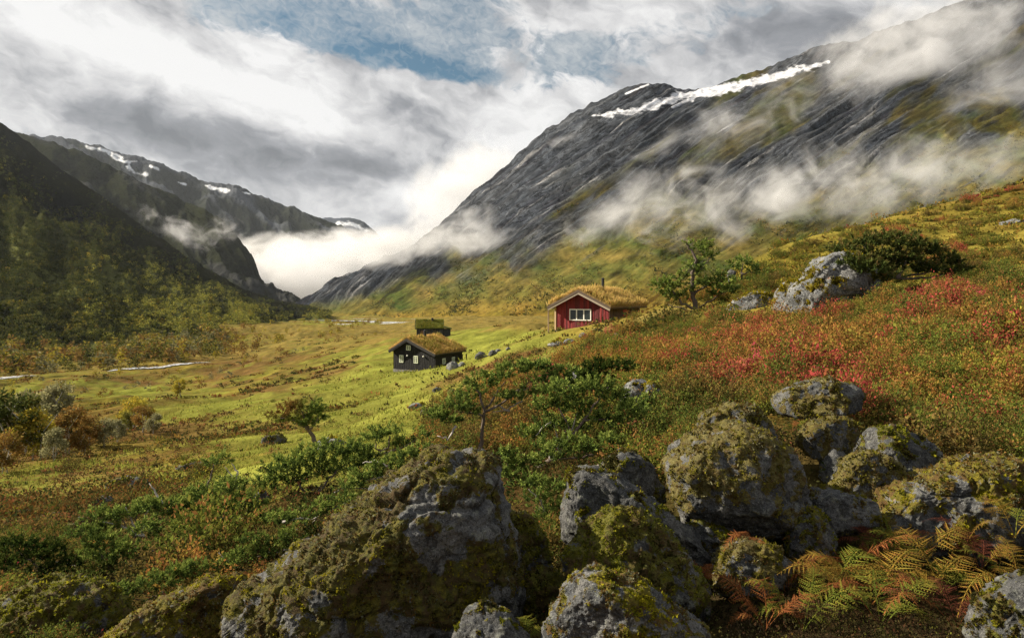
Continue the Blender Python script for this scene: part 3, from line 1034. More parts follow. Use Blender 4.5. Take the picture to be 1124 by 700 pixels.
def window(root, x0, x1, z0, z1, y, nx_, frame_c, nz_=1, side=None, fw=0.09):
    """window on the front wall (or on the long wall x=side); frame with mullions and one glass"""
    def P(u, o, z):
        return (u, y - o, z) if side is None else (side + o, u, z)

    def bx(g, u0, u1, za, zb, o0, o1, c):
        pts = [P(u0, o0, za), P(u1, o0, za), P(u1, o0, zb), P(u0, o0, zb)]
        g.prism(pts, Vector(P(0, o1, 0)) - Vector(P(0, o0, 0)), c)
    g = Geo()
    bx(g, x0, x1, z0, z0 + fw, 0.0, 0.075, frame_c)
    bx(g, x0, x1, z1 - fw, z1, 0.0, 0.075, frame_c)
    bx(g, x0, x0 + fw, z0 + fw, z1 - fw, 0.0, 0.07, frame_c)
    bx(g, x1 - fw, x1, z0 + fw, z1 - fw, 0.0, 0.07, frame_c)
    for i in range(1, nx_):
        u = x0 + (x1 - x0) * i / nx_
        bx(g, u - fw * .6, u + fw * .6, z0 + fw, z1 - fw, 0.0, 0.066, frame_c)
    for i in range(1, nz_):
        z = z0 + (z1 - z0) * i / nz_
        bx(g, x0 + fw, x1 - fw, z - .025, z + .025, 0.0, 0.055, frame_c)
    w = g.build('window', M_PAINT, root)
    g = Geo()
    bx(g, x0 + fw * .5, x1 - fw * .5, z0 + fw * .5, z1 - fw * .5, 0.012, 0.035, (0, 0, 0))
    g.build('pane', M_PANE, w)
    return w


def chimney(ro, x, y, z0, z1, w=0.2):
    g = Geo()
    g.tube([(x, y, z0), (x, y, z1 - .18)], [w, w], 10)
    g.tube([(x, y, z1 - .18), (x, y, z1 - .10)], [w * 1.25, w * 1.25], 10)
    g.tube([(x, y, z1 - .10), (x, y, z1)], [w * .9, w * .4], 10)
    g.build('chimney', M_IRON, ro)


def build_cabins():
    rng = np.random.default_rng(11)
    # ---- red cabin
    o = PW(638.5, 363, 67.5)
    yaw = math.radians(-33)
    W = 5.9
    prof = [(-W / 2, 2.42), (0, 3.82), (W / 2, 2.42)]
    reds = [(0.19, 0.018, 0.018), (0.155, 0.015, 0.017), (0.22, 0.026, 0.024), (0.11, 0.016, 0.016)]
    brown = [(0.10, 0.06, 0.04), (0.13, 0.075, 0.05), (0.08, 0.05, 0.035)]
    root, ro, ev = cabin('red_cabin', 'red boarded cabin with straw-coloured grass roof and triple white window on the hillside', o, yaw, prof, 7.6, reds, brown, rng,
                         (0.20, 0.13, 0.04), [(0.58, 0.37, 0.13), (0.60, 0.43, 0.17), (0.52, 0.37, 0.12), (0.42, 0.33, 0.09), (0.58, 0.38, 0.14)], 12000, 0.6,
                         [(0.30, 0.25, 0.19), (0.09, 0.062, 0.042)], over=0.55, overy=0.75, base=1.6)
    window(root, -1.35, 1.05, 1.02, 2.15, 0.005, 3, (0.82, 0.80, 0.70))
    chimney(ro, 0.35, 4.1, 3.6, 5.35, 0.15)
    g = Geo()
    for x in (-W / 2 - 0.10, ):
        g.box((x, -0.06, 0), (x + 0.16, 0.10, 2.4), (0.50, 0.36, 0.20))
    g.build('corner_board', M_PAINT, root)
    g = Geo()
    g.box((-W / 2 - 0.62, -0.55, -0.5), (-W / 2 - 0.50, -0.43, 2.18), (0.24, 0.17, 0.10))
    g.build('post', M_PLANK, root)
    g = Geo()
    g.box((-W / 2 - 0.75, -0.7, -0.95), (-W / 2 - 0.05, 0.5, -0.25), (0.26, 0.16, 0.10))
    g.build('step', M_STONE_S, root)
    g = Geo()
    g.box((W / 2 + 0.03, 3.2, 0.05), (W / 2 + 0.07, 4.15, 2.05), (0.42, 0.045, 0.03))
    dr = g.build('door', M_PAINT, root)
    g = Geo()
    g.box((W / 2 + 0.075, 3.5, 1.15), (W / 2 + 0.09, 3.9, 1.85), (0, 0, 0))
    g.build('pane', M_PANE, dr)
    # ---- black cabin
    o = PW(454.5, 405.8, 97)
    yaw = math.radians(-29)
    W = 7.4
    prof = [(-W / 2, 2.65), (-0.85, 4.2), (W / 2, 2.35)]
    blk = [(0.007, 0.007, 0.0075), (0.010, 0.0095, 0.009), (0.005, 0.005, 0.0055)]
    blks = [(0.014, 0.012, 0.010), (0.018, 0.014, 0.011)]
    root, ro, ev = cabin('black_cabin', 'black tarred cabin with tall orange grass roof and small white windows', o, yaw, prof, 6.8, blk, blks, rng,
                         (0.20, 0.13, 0.04), [(0.58, 0.34, 0.12), (0.60, 0.41, 0.16), (0.52, 0.32, 0.10), (0.36, 0.28, 0.07), (0.22, 0.19, 0.04)], 10000, 0.6,
                         [(0.022, 0.02, 0.02), (0.03, 0.027, 0.025)], over=0.4, overy=0.6, base=2.2)
    for x in (-2.25, 0.35):
        window(root, x - 0.36, x + 0.36, 0.95, 2.0, 0.005, 2, (0.62, 0.66, 0.50), 3, fw=0.11)
    window(root, -1.35, -0.60, 2.75, 3.45, 0.005, 2, (0.62, 0.66, 0.50), 2, fw=0.11)
    for y in (2.0, 4.4):
        window(root, y - 0.35, y + 0.35, 0.85, 1.65, 0.005, 2, (0.60, 0.64, 0.50), 1, side=W / 2 + 0.02, fw=0.11)
    chimney(ro, -0.2, 2.9, 3.8, 5.55, 0.22)
    for x in (-1.1, 1.75):
        g = Geo()
        g.tube([(x, -0.02, 2.05), (x, -0.16, 2.05)], [0.05, 0.09], 8)
        g.tube([(x, -0.16, 2.08), (x, -0.16, 1.92)], [0.10, 0.12], 8)
        g.build('wall_lamp', M_LAMP, root)
    g = Geo()
    g.box((W / 2 + 0.1, 5.2, -0.5), (W / 2 + 2.4, 8.3, -0.02), (0.20, 0.10, 0.055))
    g.build('deck', M_PLANK, root)
    for y in (6.2, 7.3):
        g = Geo()
        g.box((W / 2 + 0.3, y, -0.02), (W / 2 + 0.44, y + 0.14, 1.9), (0.05, 0.035, 0.025))
        g.build('post', M_PLANK, root)
    # ---- far cabin, long wall towards the camera
    o = PW(457.5, 370.0, 176)
    yaw = math.radians(-83)
    W = 5.0
    prof = [(-W / 2, 2.5), (0, 4.3), (W / 2, 2.5)]
    dk = [(0.035, 0.036, 0.04), (0.05, 0.05, 0.055), (0.028, 0.028, 0.03)]
    root, ro, ev = cabin('dark_cabin', 'small dark timber cabin with bright moss roof and a low annex, behind the black cabin', o, yaw, prof, 6.6, dk, dk, rng,
                         (0.13, 0.14, 0.02), [(0.20, 0.20, 0.03), (0.12, 0.15, 0.02), (0.26, 0.20, 0.03), (0.07, 0.09, 0.015)], 5000, 0.35,
                         [(0.03, 0.03, 0.03), (0.03, 0.03, 0.03)], over=0.5, overy=0.35, base=2.0)
    chimney(ro, 0.5, 4.0, 3.7, 5.0, 0.3)
    g = Geo()
    g.box((-W / 2 + 0.6, 6.65, -1.5), (W / 2 - 0.3, 8.6, 2.1), (0.03, 0.03, 0.032))
    g.build('annex', M_PLANK, root)
    g = Geo()
    g.prism([(-W / 2 + 0.3, 6.62, 2.55), (-W / 2 + 0.3, 8.95, 2.1), (-W / 2 + 0.3, 8.95, 2.35), (-W / 2 + 0.3, 6.62, 2.85)], (W - 0.3, 0, 0), (0.12, 0.13, 0.02))
    g.build('annex_roof', M_TURF, root)
    for y, c in ((1.4, (0.24, 0.10, 0.05)), (4.6, (0.16, 0.11, 0.05))):
        window(root, y - 0.35, y + 0.35, 0.9, 1.7, 0.005, 2, c, 1, side=W / 2 + 0.02, fw=0.11)


build_cabins()
# ---------------------------------------------------------------- boulders
def rock_material(name, sc, moss_cols, grey=(0.10, 0.24)):
    m, t = new_mat(name)
    moss = t.n('ShaderNodeAttribute', attribute_name='moss').outputs['Fac']
    p = t.n('ShaderNodeTexCoord').outputs['Object']
    nA = t.noise(p, 3.0 * sc, 8.0, 0.66, 0.4)
    nB = t.noise(t.v('ADD', p, (5.0, 3.0, 1.0)), 11.0 * sc, 6.0, 0.7)
    nC = t.noise(t.v('ADD', p, (1.0, 8.0, 4.0)), 40.0 * sc, 4.0, 0.7)
    nD = t.noise(t.v('ADD', p, (7.0, 2.0, 9.0)), 6.0 * sc, 7.0, 0.72, 1.0)
    g0, g1 = grey
    base = t.mix(t.mapr(nA, 0.32, 0.68), (g0 * .9, g0 * .98, g0 * 1.08), (g1, g1 * .98, g1 * .93))
    base = t.mix(t.mapr(nC, 0.49, 0.62, 0, 0.8), base, (0.025, 0.025, 0.023))
    nE = t.noise(t.v('ADD', p, (2.0, 6.0, 3.0)), 75.0 * sc, 3.0, 0.7)
    base = t.mix(t.mapr(nE, 0.56, 0.66, 0, 0.6), base, (g1 * 2.1, g1 * 2.1, g1 * 2.0))
    base = t.mix(t.mapr(nB, 0.53, 0.64, 0, 0.6), base, (0.21, 0.22, 0.18))      # pale crust lichen
    base = t.mix(t.mapr(nD, 0.50, 0.62, 0, 0.8), base, (0.028, 0.028, 0.025))   # black lichen
    vor = t.n('ShaderNodeTexVoronoi', {'Vector': p, 'Scale': 3.2 * sc}).outputs
    base = t.mix(t.m('MULTIPLY', t.mapr(vor[0], 0.16, 0.10), t.mapr(nA, 0.56, 0.60, 0, 0.6)), base, (0.34, 0.15, 0.07))
    m1, m2, m3 = moss_cols
    mc = t.mix(t.mapr(nB, 0.34, 0.62), m1, m2)
    mc = t.mix(t.mapr(nD, 0.44, 0.60), mc, m3)
    mc = t.mix(t.mapr(nC, 0.35, 0.65, 0.5, 0.0), mc, (0.03, 0.03, 0.01))
    mf = t.m('ADD', t.m('MULTIPLY_ADD', moss, 0.85, 0.10), t.m('ADD', t.m('MULTIPLY', t.m('SUBTRACT', nB, 0.5), 1.9), t.m('MULTIPLY', t.m('SUBTRACT', nC, 0.5), 0.9)))
    mf = t.mapr(mf, 0.36, 0.58)
    c = t.mix(mf, base, mc)
    h = t.m('ADD', t.m('MULTIPLY', nB, 0.6), t.m('MULTIPLY', nC, 0.4))
    b = t.n('ShaderNodeBump', {'Strength': 0.9, 'Distance': 0.08 / sc, 'Height': h}).outputs[0]
    finish(t, t.n('ShaderNodeBsdfPrincipled', {'Base Color': c, 'Roughness': 0.9, 'Specular IOR Level': 0.2, 'Normal': b}).outputs[0])
    return m


MOSS_Y = [(0.20, 0.16, 0.012), (0.11, 0.10, 0.012), (0.10, 0.055, 0.018)]
MOSS_G = [(0.16, 0.15, 0.015), (0.085, 0.09, 0.013), (0.08, 0.05, 0.018)]
MOSS_B = [(0.13, 0.11, 0.016), (0.085, 0.055, 0.018), (0.15, 0.13, 0.045)]
M_ROCK = {'y': rock_material('rock_yellow_moss', 1.6, MOSS_Y, (0.06, 0.155)), 'g': rock_material('rock_green_moss', 1.6, MOSS_G, (0.045, 0.12)),
          'b': rock_material('rock_brown_moss', 1.6, MOSS_B, (0.055, 0.14)), 'h': rock_material('rock_heath_shade', 1.6, [(0.15, 0.125, 0.014), (0.06, 0.06, 0.013), (0.065, 0.04, 0.016)], (0.06, 0.155)), 'far': rock_material('rock_far', 0.45, MOSS_Y, (0.13, 0.26)),  # heath kind: moss and heath colours darkened to paint the huge boulder's shade
          'dark': rock_material('rock_far_dark', 0.5, MOSS_G, (0.06, 0.16))}
TUFT = {'y': [(0.28, 0.25, 0.016), (0.23, 0.21, 0.015), (0.11, 0.115, 0.012), (0.06, 0.06, 0.012), (0.10, 0.055, 0.02), (0.20, 0.20, 0.12), (0.15, 0.09, 0.02), (0.045, 0.04, 0.014), (0.17, 0.15, 0.014)],
        'g': [(0.15, 0.15, 0.014), (0.09, 0.10, 0.012), (0.20, 0.185, 0.015), (0.07, 0.05, 0.018), (0.04, 0.04, 0.012)],
        'b': [(0.15, 0.135, 0.018), (0.10, 0.085, 0.018), (0.09, 0.055, 0.02), (0.19, 0.18, 0.10), (0.19, 0.17, 0.02), (0.05, 0.042, 0.014), (0.12, 0.11, 0.016)]}
TUFT['far'] = [(0.24, 0.19, 0.014), (0.17, 0.14, 0.013), (0.10, 0.09, 0.013)]
TUFT['dark'] = TUFT['g']
TUFT['h'] = [(0.22, 0.19, 0.014), (0.17, 0.155, 0.014), (0.09, 0.085, 0.012), (0.05, 0.05, 0.012), (0.035, 0.03, 0.012), (0.07, 0.045, 0.018), (0.14, 0.14, 0.085), (0.11, 0.065, 0.02), (0.04, 0.035, 0.014), (0.10, 0.095, 0.014)]  # heath and moss tufts, darkened likewise for the boulder's shaded front
_cs = {}


def cube_sphere(n):
    if n in _cs:
        return _cs[n]
    a = np.tan(np.linspace(-1, 1, n + 1) * math.pi / 4)
    A, B = np.meshgrid(a, a, indexing='ij')
    one = np.ones_like(A)
    fs, vs = [], []
    base = 0
    for M in ((one, A, B), (-one, B, A), (B, one, A), (A, -one, B), (A, B, one), (B, A, -one)):
        v = np.stack([x.ravel() for x in M], -1)
        vs.append(v)
        fs.append(grid_faces(n + 1, n + 1) + base)
        base += len(v)
    V = unit(np.concatenate(vs))
    Q = np.concatenate(fs)
    key = np.round(V * 20000).astype(np.int64)
    _, idx, inv = np.unique(key, axis=0, return_index=True, return_inverse=True)
    inv = inv.reshape(-1)
    V, Q = V[idx], inv[Q]
    # outward winding
    c = V[Q].mean(1)
    nrm = np.cross(V[Q[:, 1]] - V[Q[:, 0]], V[Q[:, 2]] - V[Q[:, 0]])
    flip = (c * nrm).sum(1) < 0
    Q[flip] = Q[flip][:, ::-1]
    _cs[n] = (V, Q)
    return V, Q


def vnormals(V, Q):
    n = np.cross(V[Q[:, 2]] - V[Q[:, 0]], V[Q[:, 3]] - V[Q[:, 1]])
    N = np.zeros_like(V)
    for k in range(4):
        np.add.at(N, Q[:, k], n)
    return unit(N)


def boulder(name, label, poly, d, seed, thick=0.8, kind='y', moss=0.0, mossdir=(-0.2, 0, 1), box=0.72, rough=1.0, facets=9, cat='boulder', group=None, tufts=1.0, lean=0.0, res=None, center=None, moss_fine=0.0):
    """poly: outline seen from the path, in image points; it gets distance d, real size and thickness thick (fraction of its mean half-width)"""
    rng = np.random.default_rng(seed)
    poly = np.array(poly, float)
    P2 = np.concatenate([np.linspace(a, b, 24, endpoint=False) for a, b in zip(poly, np.roll(poly, -1, 0))])
    c0 = P2.mean(0) if center is None else np.array(center, float)
    rel = (P2 - c0) * np.array([1, -1])
    th = np.arctan2(rel[:, 1], rel[:, 0])
    rr = np.hypot(rel[:, 0], rel[:, 1])
    o = np.argsort(th)
    th, rr = th[o], rr[o]
    th3 = np.concatenate([th - 2 * math.pi, th, th + 2 * math.pi])
    rr3 = np.concatenate([rr, rr, rr])
    size = rr.mean()
    n = res or int(np.clip(size * 0.85, 10, 130))
    S, Q = cube_sphere(n)
    x, y, z = S[:, 0], S[:, 1], S[:, 2]
    a = np.arctan2(z, x)
    R = (np.interp(a - 0.03, th3, rr3) + np.interp(a, th3, rr3) + np.interp(a + 0.03, th3, rr3)) / 3
    s = np.sqrt(x * x + z * z)
    rp = R * s ** box
    T = size * thick
    p = np.stack([rp * np.cos(a), np.sign(y) * np.abs(y) ** box * T, rp * np.sin(a)], -1)
    # broken faces
    for k in range(facets):
        q = rng.normal(size=3)
        q[1] = -abs(q[1]) - 0.9
        q /= np.linalg.norm(q)
        h = np.max(p @ q) * rng.uniform(0.66, 0.90)
        e = p @ q - h
        p = p - np.maximum(e, 0)[:, None] * q * 0.9
    p[:, 1] += lean * p[:, 2]
    mpp = d / F
    taper = 1 + np.minimum(p[:, 1], 0) * mpp / d   # stones narrow towards the path
    p[:, 0] *= taper
    p[:, 2] *= taper
    if size > 12:
        p[:, [0, 2]] *= 0.965
    p = p * mpp
    sm = size * mpp
    N = vnormals(p, Q)
    off = rng.uniform(-50, 50, 3)
    big = fbm(p / sm * 1.3 + off, 3, 0.5, seed)
    rid = fbm(p / sm * 2.4 + off * 2, 5, 0.58, seed + 3, True)
    crk = sstep(0.80, 1.0, 1 - np.abs(vnoise(p / sm * 1.6 + off * 4, seed + 5)) * 2.2) + 0.6 * sstep(0.84, 1.0, 1 - np.abs(vnoise(p / sm * 3.4 * np.array([1, 1, 1.8]) + off * 5, seed + 6)) * 2.2)
    fine = fbm(p / sm * 9 + off * 3, 4, 0.6, seed + 7)
    md = np.array(mossdir, float)
    md /= np.linalg.norm(md)
    ms = N @ md * 0.42 + 0.62 * fbm(p / sm * 1.9 + off * 1.7, 5, 0.66, seed + 11) + 0.45 * fbm(p / sm * 6 + off, 4, 0.6, seed + 12) + moss + 0.06
    ms = ms + moss_fine * fbm(p / sm * 4.0 + off * 2.2, 4, 0.6, seed + 15)
    mossv = sstep(0.0, 0.55, ms)
    cush = fbm(p / max(sm * 0.16, 0.03) + off, 3, 0.55, seed + 13)
    disp = sm * rough * (0.055 * big + 0.07 * rid + 0.034 * fine - 0.05 * crk) + mossv * (0.012 + 0.04 * cush) * min(sm, 0.5)
    p = p + N * disp[:, None]
    org = PW(c0[0], c0[1], d)
    me = mesh_from(name, p, Q, None, M_ROCK[kind], True, {'moss': mossv})
    ob = tag(link(name, me, loc=org), label, cat, group)
    # moss and small lichens standing up from the stone
    cnt = int(tufts * size * size * 1.5)
    if cnt > 60:
        N = vnormals(p, Q)
        fc = p[Q].mean(1)
        fn = N[Q].mean(1)
        ar = np.linalg.norm(np.cross(p[Q[:, 2]] - p[Q[:, 0]], p[Q[:, 3]] - p[Q[:, 1]]), axis=1)
        tocam = unit(-(fc + org))
        wgt = ar * np.clip(mossv[Q].mean(1) - 0.12, 0, 1) * sstep(-0.25, 0.35, fbm(fc / (7 * mpp) + off, 3, 0.6, seed + 31)) * (0.25 + np.clip((fn * tocam).sum(1) + 0.3, 0, 1))
        if wgt.sum() > 0:
            k = rng.choice(len(Q), cnt, p=wgt / wgt.sum())
            uv = rng.random((cnt, 2, 1))
            f = p[Q[k]]
            C = (f[:, 0] * (1 - uv[:, 0]) + f[:, 1] * uv[:, 0]) * (1 - uv[:, 1]) + (f[:, 3] * (1 - uv[:, 0]) + f[:, 2] * uv[:, 0]) * uv[:, 1]
            D = unit(fn[k] * 0.8 + rng.normal(0, 0.7, (cnt, 3)))
            Nn = unit(np.cross(D, rng.normal(size=(cnt, 3))))
            Ln = np.clip(rng.lognormal(0.72, 0.42, cnt), 0.9, 6) * mpp
            V, Qq = leaves_mesh_arrays(C - D * (Ln * 0.15)[:, None], D, Nn, Ln, Ln * 0.55)
            pal = np.array(TUFT[kind], np.float32)
            t = np.clip((fbm(C / 0.16 + off, 4, 0.6, seed + 20) * 0.75 + 0.45) * len(pal) + rng.normal(0, 0.55, cnt), 0, len(pal) - 0.01).astype(int)
            cc = pal[t] * rng.uniform(0.7, 1.25, (cnt, 1))
            link('moss', mesh_from('moss', V, Qq, np.repeat(cc, 4, 0), M_GRASS), ob)['kind'] = 'stuff'
    return ob


GB = 'boulders of the tumbled heap by the path'
B = boulder
B('boulder', 'huge slanting boulder covered in moss and lichen, bare grey patch near its peak', [(190, 735), (245, 672), (300, 626), (350, 583), (400, 545), (440, 517), (468, 500), (490, 497), (526, 502), (541, 511), (547, 540), (553, 572), (566, 605), (574, 650), (560, 725), (480, 760), (300, 760)], 4.1, 1, 0.62, 'h', 0.12, (-0.35, -0.3, 0.9), 0.62, 0.9, 7, group=GB, tufts=0.62, center=(430, 645), moss_fine=0.5)
B('boulder', 'green mossy hump tucked against the right flank of the huge slanting boulder', [(545, 572), (558, 563), (578, 566), (596, 588), (606, 622), (598, 655), (560, 665), (540, 640)], 4.45, 2, 0.8, 'g', 0.35, group=GB)
B('boulder', 'low mound of dark moss in the shade below the green hump', [(560, 640), (585, 622), (612, 628), (632, 650), (640, 690), (600, 705), (555, 690)], 4.35, 3, 0.8, 'g', 0.45, group=GB)
B('boulder', 'plain grey stone at the bottom edge, almost free of moss', [(490, 712), (512, 674), (533, 667), (558, 676), (580, 698), (590, 730), (540, 750), (490, 740)], 3.3, 4, 0.9, 'g', -0.45, group=GB)
B('boulder', 'pale rock with bright yellow moss cap at the bottom edge, below the round mossy one', [(597, 700), (618, 656), (640, 633), (665, 630), (700, 643), (738, 668), (775, 695), (800, 740), (700, 780), (600, 770)], 3.3, 5, 0.8, 'y', 0.0, (-0.1, 0.3, 1), group=GB)
B('boulder', 'round boulder wholly wrapped in olive moss, in front of the grey wedge', [(621, 612), (640, 580), (665, 563), (692, 560), (722, 573), (748, 602), (770, 640), (776, 680), (700, 712), (640, 695), (622, 645)], 4.0, 6, 0.8, 'g', 0.25, (-0.1, -0.2, 1), group=GB, tufts=1.1)
B('boulder', 'bare grey wedge of rock standing behind the round mossy boulder', [(619, 590), (620, 548), (627, 518), (645, 513), (682, 531), (722, 553), (764, 586), (795, 618), (780, 650), (690, 650), (625, 630)], 4.7, 7, 0.7, 'g', -0.22, (0, 0.6, 1), 0.6, 0.8, 9, group=GB)
B('boulder', 'shaded grey rock wedged under the bilberry bushes behind the grey wedge', [(655, 545), (664, 507), (688, 492), (713, 504), (730, 545), (715, 580), (670, 575)], 5.5, 8, 0.8, 'g', -0.2, group=GB)
B('boulder', 'big blocky boulder with brown and yellow lichen on its sunlit top, middle of the heap', [(734, 512), (748, 492), (778, 476), (810, 468), (840, 475), (862, 491), (878, 524), (886, 560), (872, 592), (800, 600), (755, 586), (741, 550)], 5.0, 9, 0.9, 'b', 0.05, (-0.5, -0.2, 0.9), 0.55, 0.8, 8, group=GB, tufts=0.7)
B('boulder', 'mossy stone peeping over the back of the big blocky boulder', [(758, 482), (772, 455), (800, 443), (830, 449), (848, 466), (856, 500), (800, 510), (765, 500)], 6.0, 10, 0.8, 'b', 0.0, group=GB)
B('boulder', 'flat slab of rock overhanging the gap at the top of the heap', [(846, 442), (862, 430), (890, 421), (915, 418), (940, 424), (950, 434), (944, 450), (905, 456), (860, 456)], 7.6, 11, 1.0, 'b', -0.02, group=GB)
B('boulder', 'rounded rock with brown mossy cap sitting above the standing stone', [(876, 486), (886, 468), (912, 458), (936, 460), (944, 478), (934, 500), (908, 508), (886, 500)], 5.9, 12, 0.85, 'b', 0.3, group=GB)
B('boulder', 'narrow upright stone with a pale sunlit edge, propped between two rocks', [(904, 534), (905, 506), (914, 492), (929, 491), (935, 512), (928, 542), (912, 550)], 5.75, 13, 0.9, 'b', -0.5, (0, 0, 1), 0.55, 0.7, 8, group=GB)
B('boulder', 'dark block of rock in shade under the hanging heather', [(935, 545), (942, 500), (962, 474), (990, 466), (1020, 482), (1040, 515), (1030, 560), (960, 570)], 6.4, 14, 0.8, 'g', -0.1, group=GB)
B('boulder', 'brown moss-furred rock right of the standing stone', [(913, 545), (928, 510), (954, 496), (984, 506), (998, 540), (980, 568), (930, 565)], 5.5, 15, 0.8, 'b', 0.35, group=GB, tufts=1.3)
B('boulder', 'flat-topped grey stone with a yellow patch, lying across the heap', [(874, 560), (882, 546), (908, 537), (940, 540), (964, 552), (966, 566), (946, 582), (915, 592), (888, 580)], 4.95, 16, 0.9, 'b', -0.32, (-0.3, 0, 1), 0.55, 0.7, 9, group=GB)
B('boulder', 'lichen-grown rock under the flat-topped grey stone', [(863, 600), (868, 570), (888, 556), (912, 570), (922, 606), (900, 632), (870, 625)], 4.7, 17, 0.8, 'g', 0.05, group=GB)
B('boulder', 'broad boulder overgrown with golden moss, behind the ferns', [(956, 572), (978, 543), (1020, 523), (1070, 510), (1110, 506), (1170, 510), (1190, 600), (1120, 640), (1030, 640), (970, 610)], 5.2, 18, 0.6, 'y', 0.12, (-0.3, -0.2, 1), 0.65, 0.9, 8, group=GB, tufts=0.9)
B('boulder', 'grey rock in the lower right corner beside the ferns', [(1071, 702), (1082, 672), (1108, 650), (1140, 634), (1180, 650), (1190, 740), (1090, 745)], 3.3, 19, 0.8, 'g', -0.22, group=GB)
B('boulder', 'shaded lichen-crusted lump below the big blocky boulder', [(782, 640), (793, 607), (820, 592), (850, 597), (874, 632), (868, 672), (820, 685), (790, 670)], 4.3, 20, 0.8, 'b', 0.15, group=GB)
B('boulder', 'deep shaded rock at the foot of the big blocky boulder', [(742, 590), (765, 570), (800, 585), (815, 612), (800, 640), (765, 640), (745, 620)], 4.75, 21, 0.8, 'g', -0.1, group=GB)
B('boulder', 'dark weathered rock low in the left corner of the slope', [(-60, 690), (-20, 668), (25, 648), (75, 642), (118, 650), (136, 680), (120, 740), (-40, 750)], 5.4, 22, 0.7, 'g', 0.10, group=GB)
B('boulder', 'moss-grown ledge left of the huge slanting boulder', [(100, 715), (140, 682), (185, 655), (225, 640), (262, 640), (255, 690), (200, 750), (110, 750)], 4.8, 23, 0.7, 'y', 0.35, group=GB)
B('boulder', 'pale boulder like a tooth among the junipers', [(680, 440), (684, 425), (693, 416), (706, 416), (714, 420), (718, 442), (700, 450)], 11.2, 24, 0.8, 'far', -0.55, (0, 0, 1), 0.6, 0.7, 5)
B('boulder', 'smaller stone with yellow moss hugging the tooth-like boulder', [(706, 440), (708, 422), (716, 418), (725, 428), (726, 444), (714, 450)], 11.0, 25, 0.9, 'far', 0.0, box=0.65)
B('boulder', 'grey boulder half sunk in the junipers above the tooth-like one', [(618, 418), (624, 409), (634, 406), (644, 408), (648, 425), (630, 430)], 13, 26, 0.8, 'far', -0.4)
GH = 'outcrops on the red hillside'
B('boulder', 'big pale outcrop with yellow moss under the dark spreading bush on the hillside', [(864, 338), (868, 320), (882, 306), (897, 288), (912, 278), (930, 277), (955, 285), (972, 305), (966, 330), (930, 342), (900, 349), (868, 349)], 24.5, 27, 0.8, 'far', -0.18, (0.35, -0.2, 0.9), 0.6, 0.9, 9, group=GH)
B('boulder', 'low pale rock leading up to the big pale outcrop', [(848, 340), (854, 320), (866, 306), (880, 306), (884, 325), (878, 345), (858, 348)], 26.5, 28, 0.9, 'far', -0.1, group=GH)
B('boulder', 'flat sunlit rock left of the big pale outcrop, nearest the crooked pine', [(796, 342), (806, 330), (822, 322), (842, 321), (850, 330), (846, 346), (812, 350)], 28.5, 29, 0.9, 'far', -0.2, group=GH)
B('boulder', 'tilted slab of rock high on the hillside by the right edge', [(1086, 258), (1096, 247), (1112, 241), (1135, 239), (1140, 256), (1110, 264)], 40, 30, 0.9, 'far', -0.45, group=GH)
B('boulder', 'shaded rock just under the tilted slab by the right edge', [(1112, 282), (1116, 268), (1128, 262), (1142, 268), (1142, 286), (1122, 290)], 36, 31, 0.9, 'far', -0.3, group=GH)
B('boulder', 'small upright stone beside the smaller pine on the crest', [(799, 309), (799, 299), (803, 295), (807, 298), (808, 309), (803, 312)], 36, 32, 0.9, 'dark', -0.5, box=0.6, group=GH)
GM = 'rocks strewn over the meadow'


def rock_at(px, py, w, h, d, seed, label, kind='dark', moss=0.0, group=GM):
    d = hit(px, py + h * 0.55)
    B('rock', label, [(px - w, py + h * .5), (px - w * .8, py - h * .4), (px - w * .2, py - h), (px + w * .45, py - h * .85), (px + w, py - h * .1), (px + w * .9, py + h * .6), (px, py + h)], d, seed, 0.9, kind, moss, cat='rock', group=group, box=0.65)


rock_at(300, 483, 14, 7, 34, 40, 'dark rock with yellow mossy top, left of the windswept tree')
rock_at(362, 488, 19, 8, 22.5, 41, 'pale grey rock at the foot of the windswept tree', 'far', -0.4)
rock_at(139, 531, 25, 8, 20, 42, 'flat brown outcrop in the meadow, largest of the left-hand rocks', 'dark', 0.0)
rock_at(114, 552, 12, 8, 17.5, 43, 'dark rounded rock just below the flat brown outcrop', 'dark', -0.1)
rock_at(55, 568, 14, 5, 16.5, 44, 'low dark stone in the heath, second from the left edge')
rock_at(88, 571, 9, 4, 16, 45, 'small stone between two low dark stones in the heath')
rock_at(76, 579, 10, 4, 15, 46, 'mossy stone lowest of the group in the heath', 'dark', 0.3)
rock_at(20, 563, 14, 4, 17, 47, 'long low stone in the heath nearest the left edge', 'dark', 0.1)
rock_at(212, 513, 22, 5, 22, 48, 'long low slab of rock in the green meadow', 'dark', -0.1)
rock_at(458, 446, 10, 4, 29, 49, 'grey stone in the heath below the black cabin', 'far', -0.4)
rock_at(470, 452, 9, 5, 27, 50, 'brown stone right next to the grey one below the black cabin', 'dark', -0.2)
rock_at(496, 431, 5, 4, 42, 51, 'lone small dark rock on the slope below the black cabin', 'dark', -0.4)
rock_at(497, 402, 8, 5, 88, 52, 'biggest grey rock by the side wall of the black cabin', 'far', -0.4)
rock_at(507, 400, 4, 3, 88, 53, 'small pale rock by the deck of the black cabin', 'far', -0.5)
rock_at(528, 391, 7, 5, 84, 54, 'darkest rock on the meadow right of the black cabin', 'dark', -0.5)
rock_at(541, 388, 5, 4, 86, 55, 'rock close behind the darkest one right of the black cabin', 'dark', -0.4)
rock_at(547, 385, 4, 2, 88, 56, 'flat little rock at the right end of the row by the black cabin', 'far', -0.4)
rock_at(558, 383, 3, 2, 90, 57, 'tiny rock beyond the row right of the black cabin', 'far', -0.4)
rock_at(612, 378, 12, 3, 50, 58, 'pale broken ledge on the slope below the red cabin', 'far', -0.4)
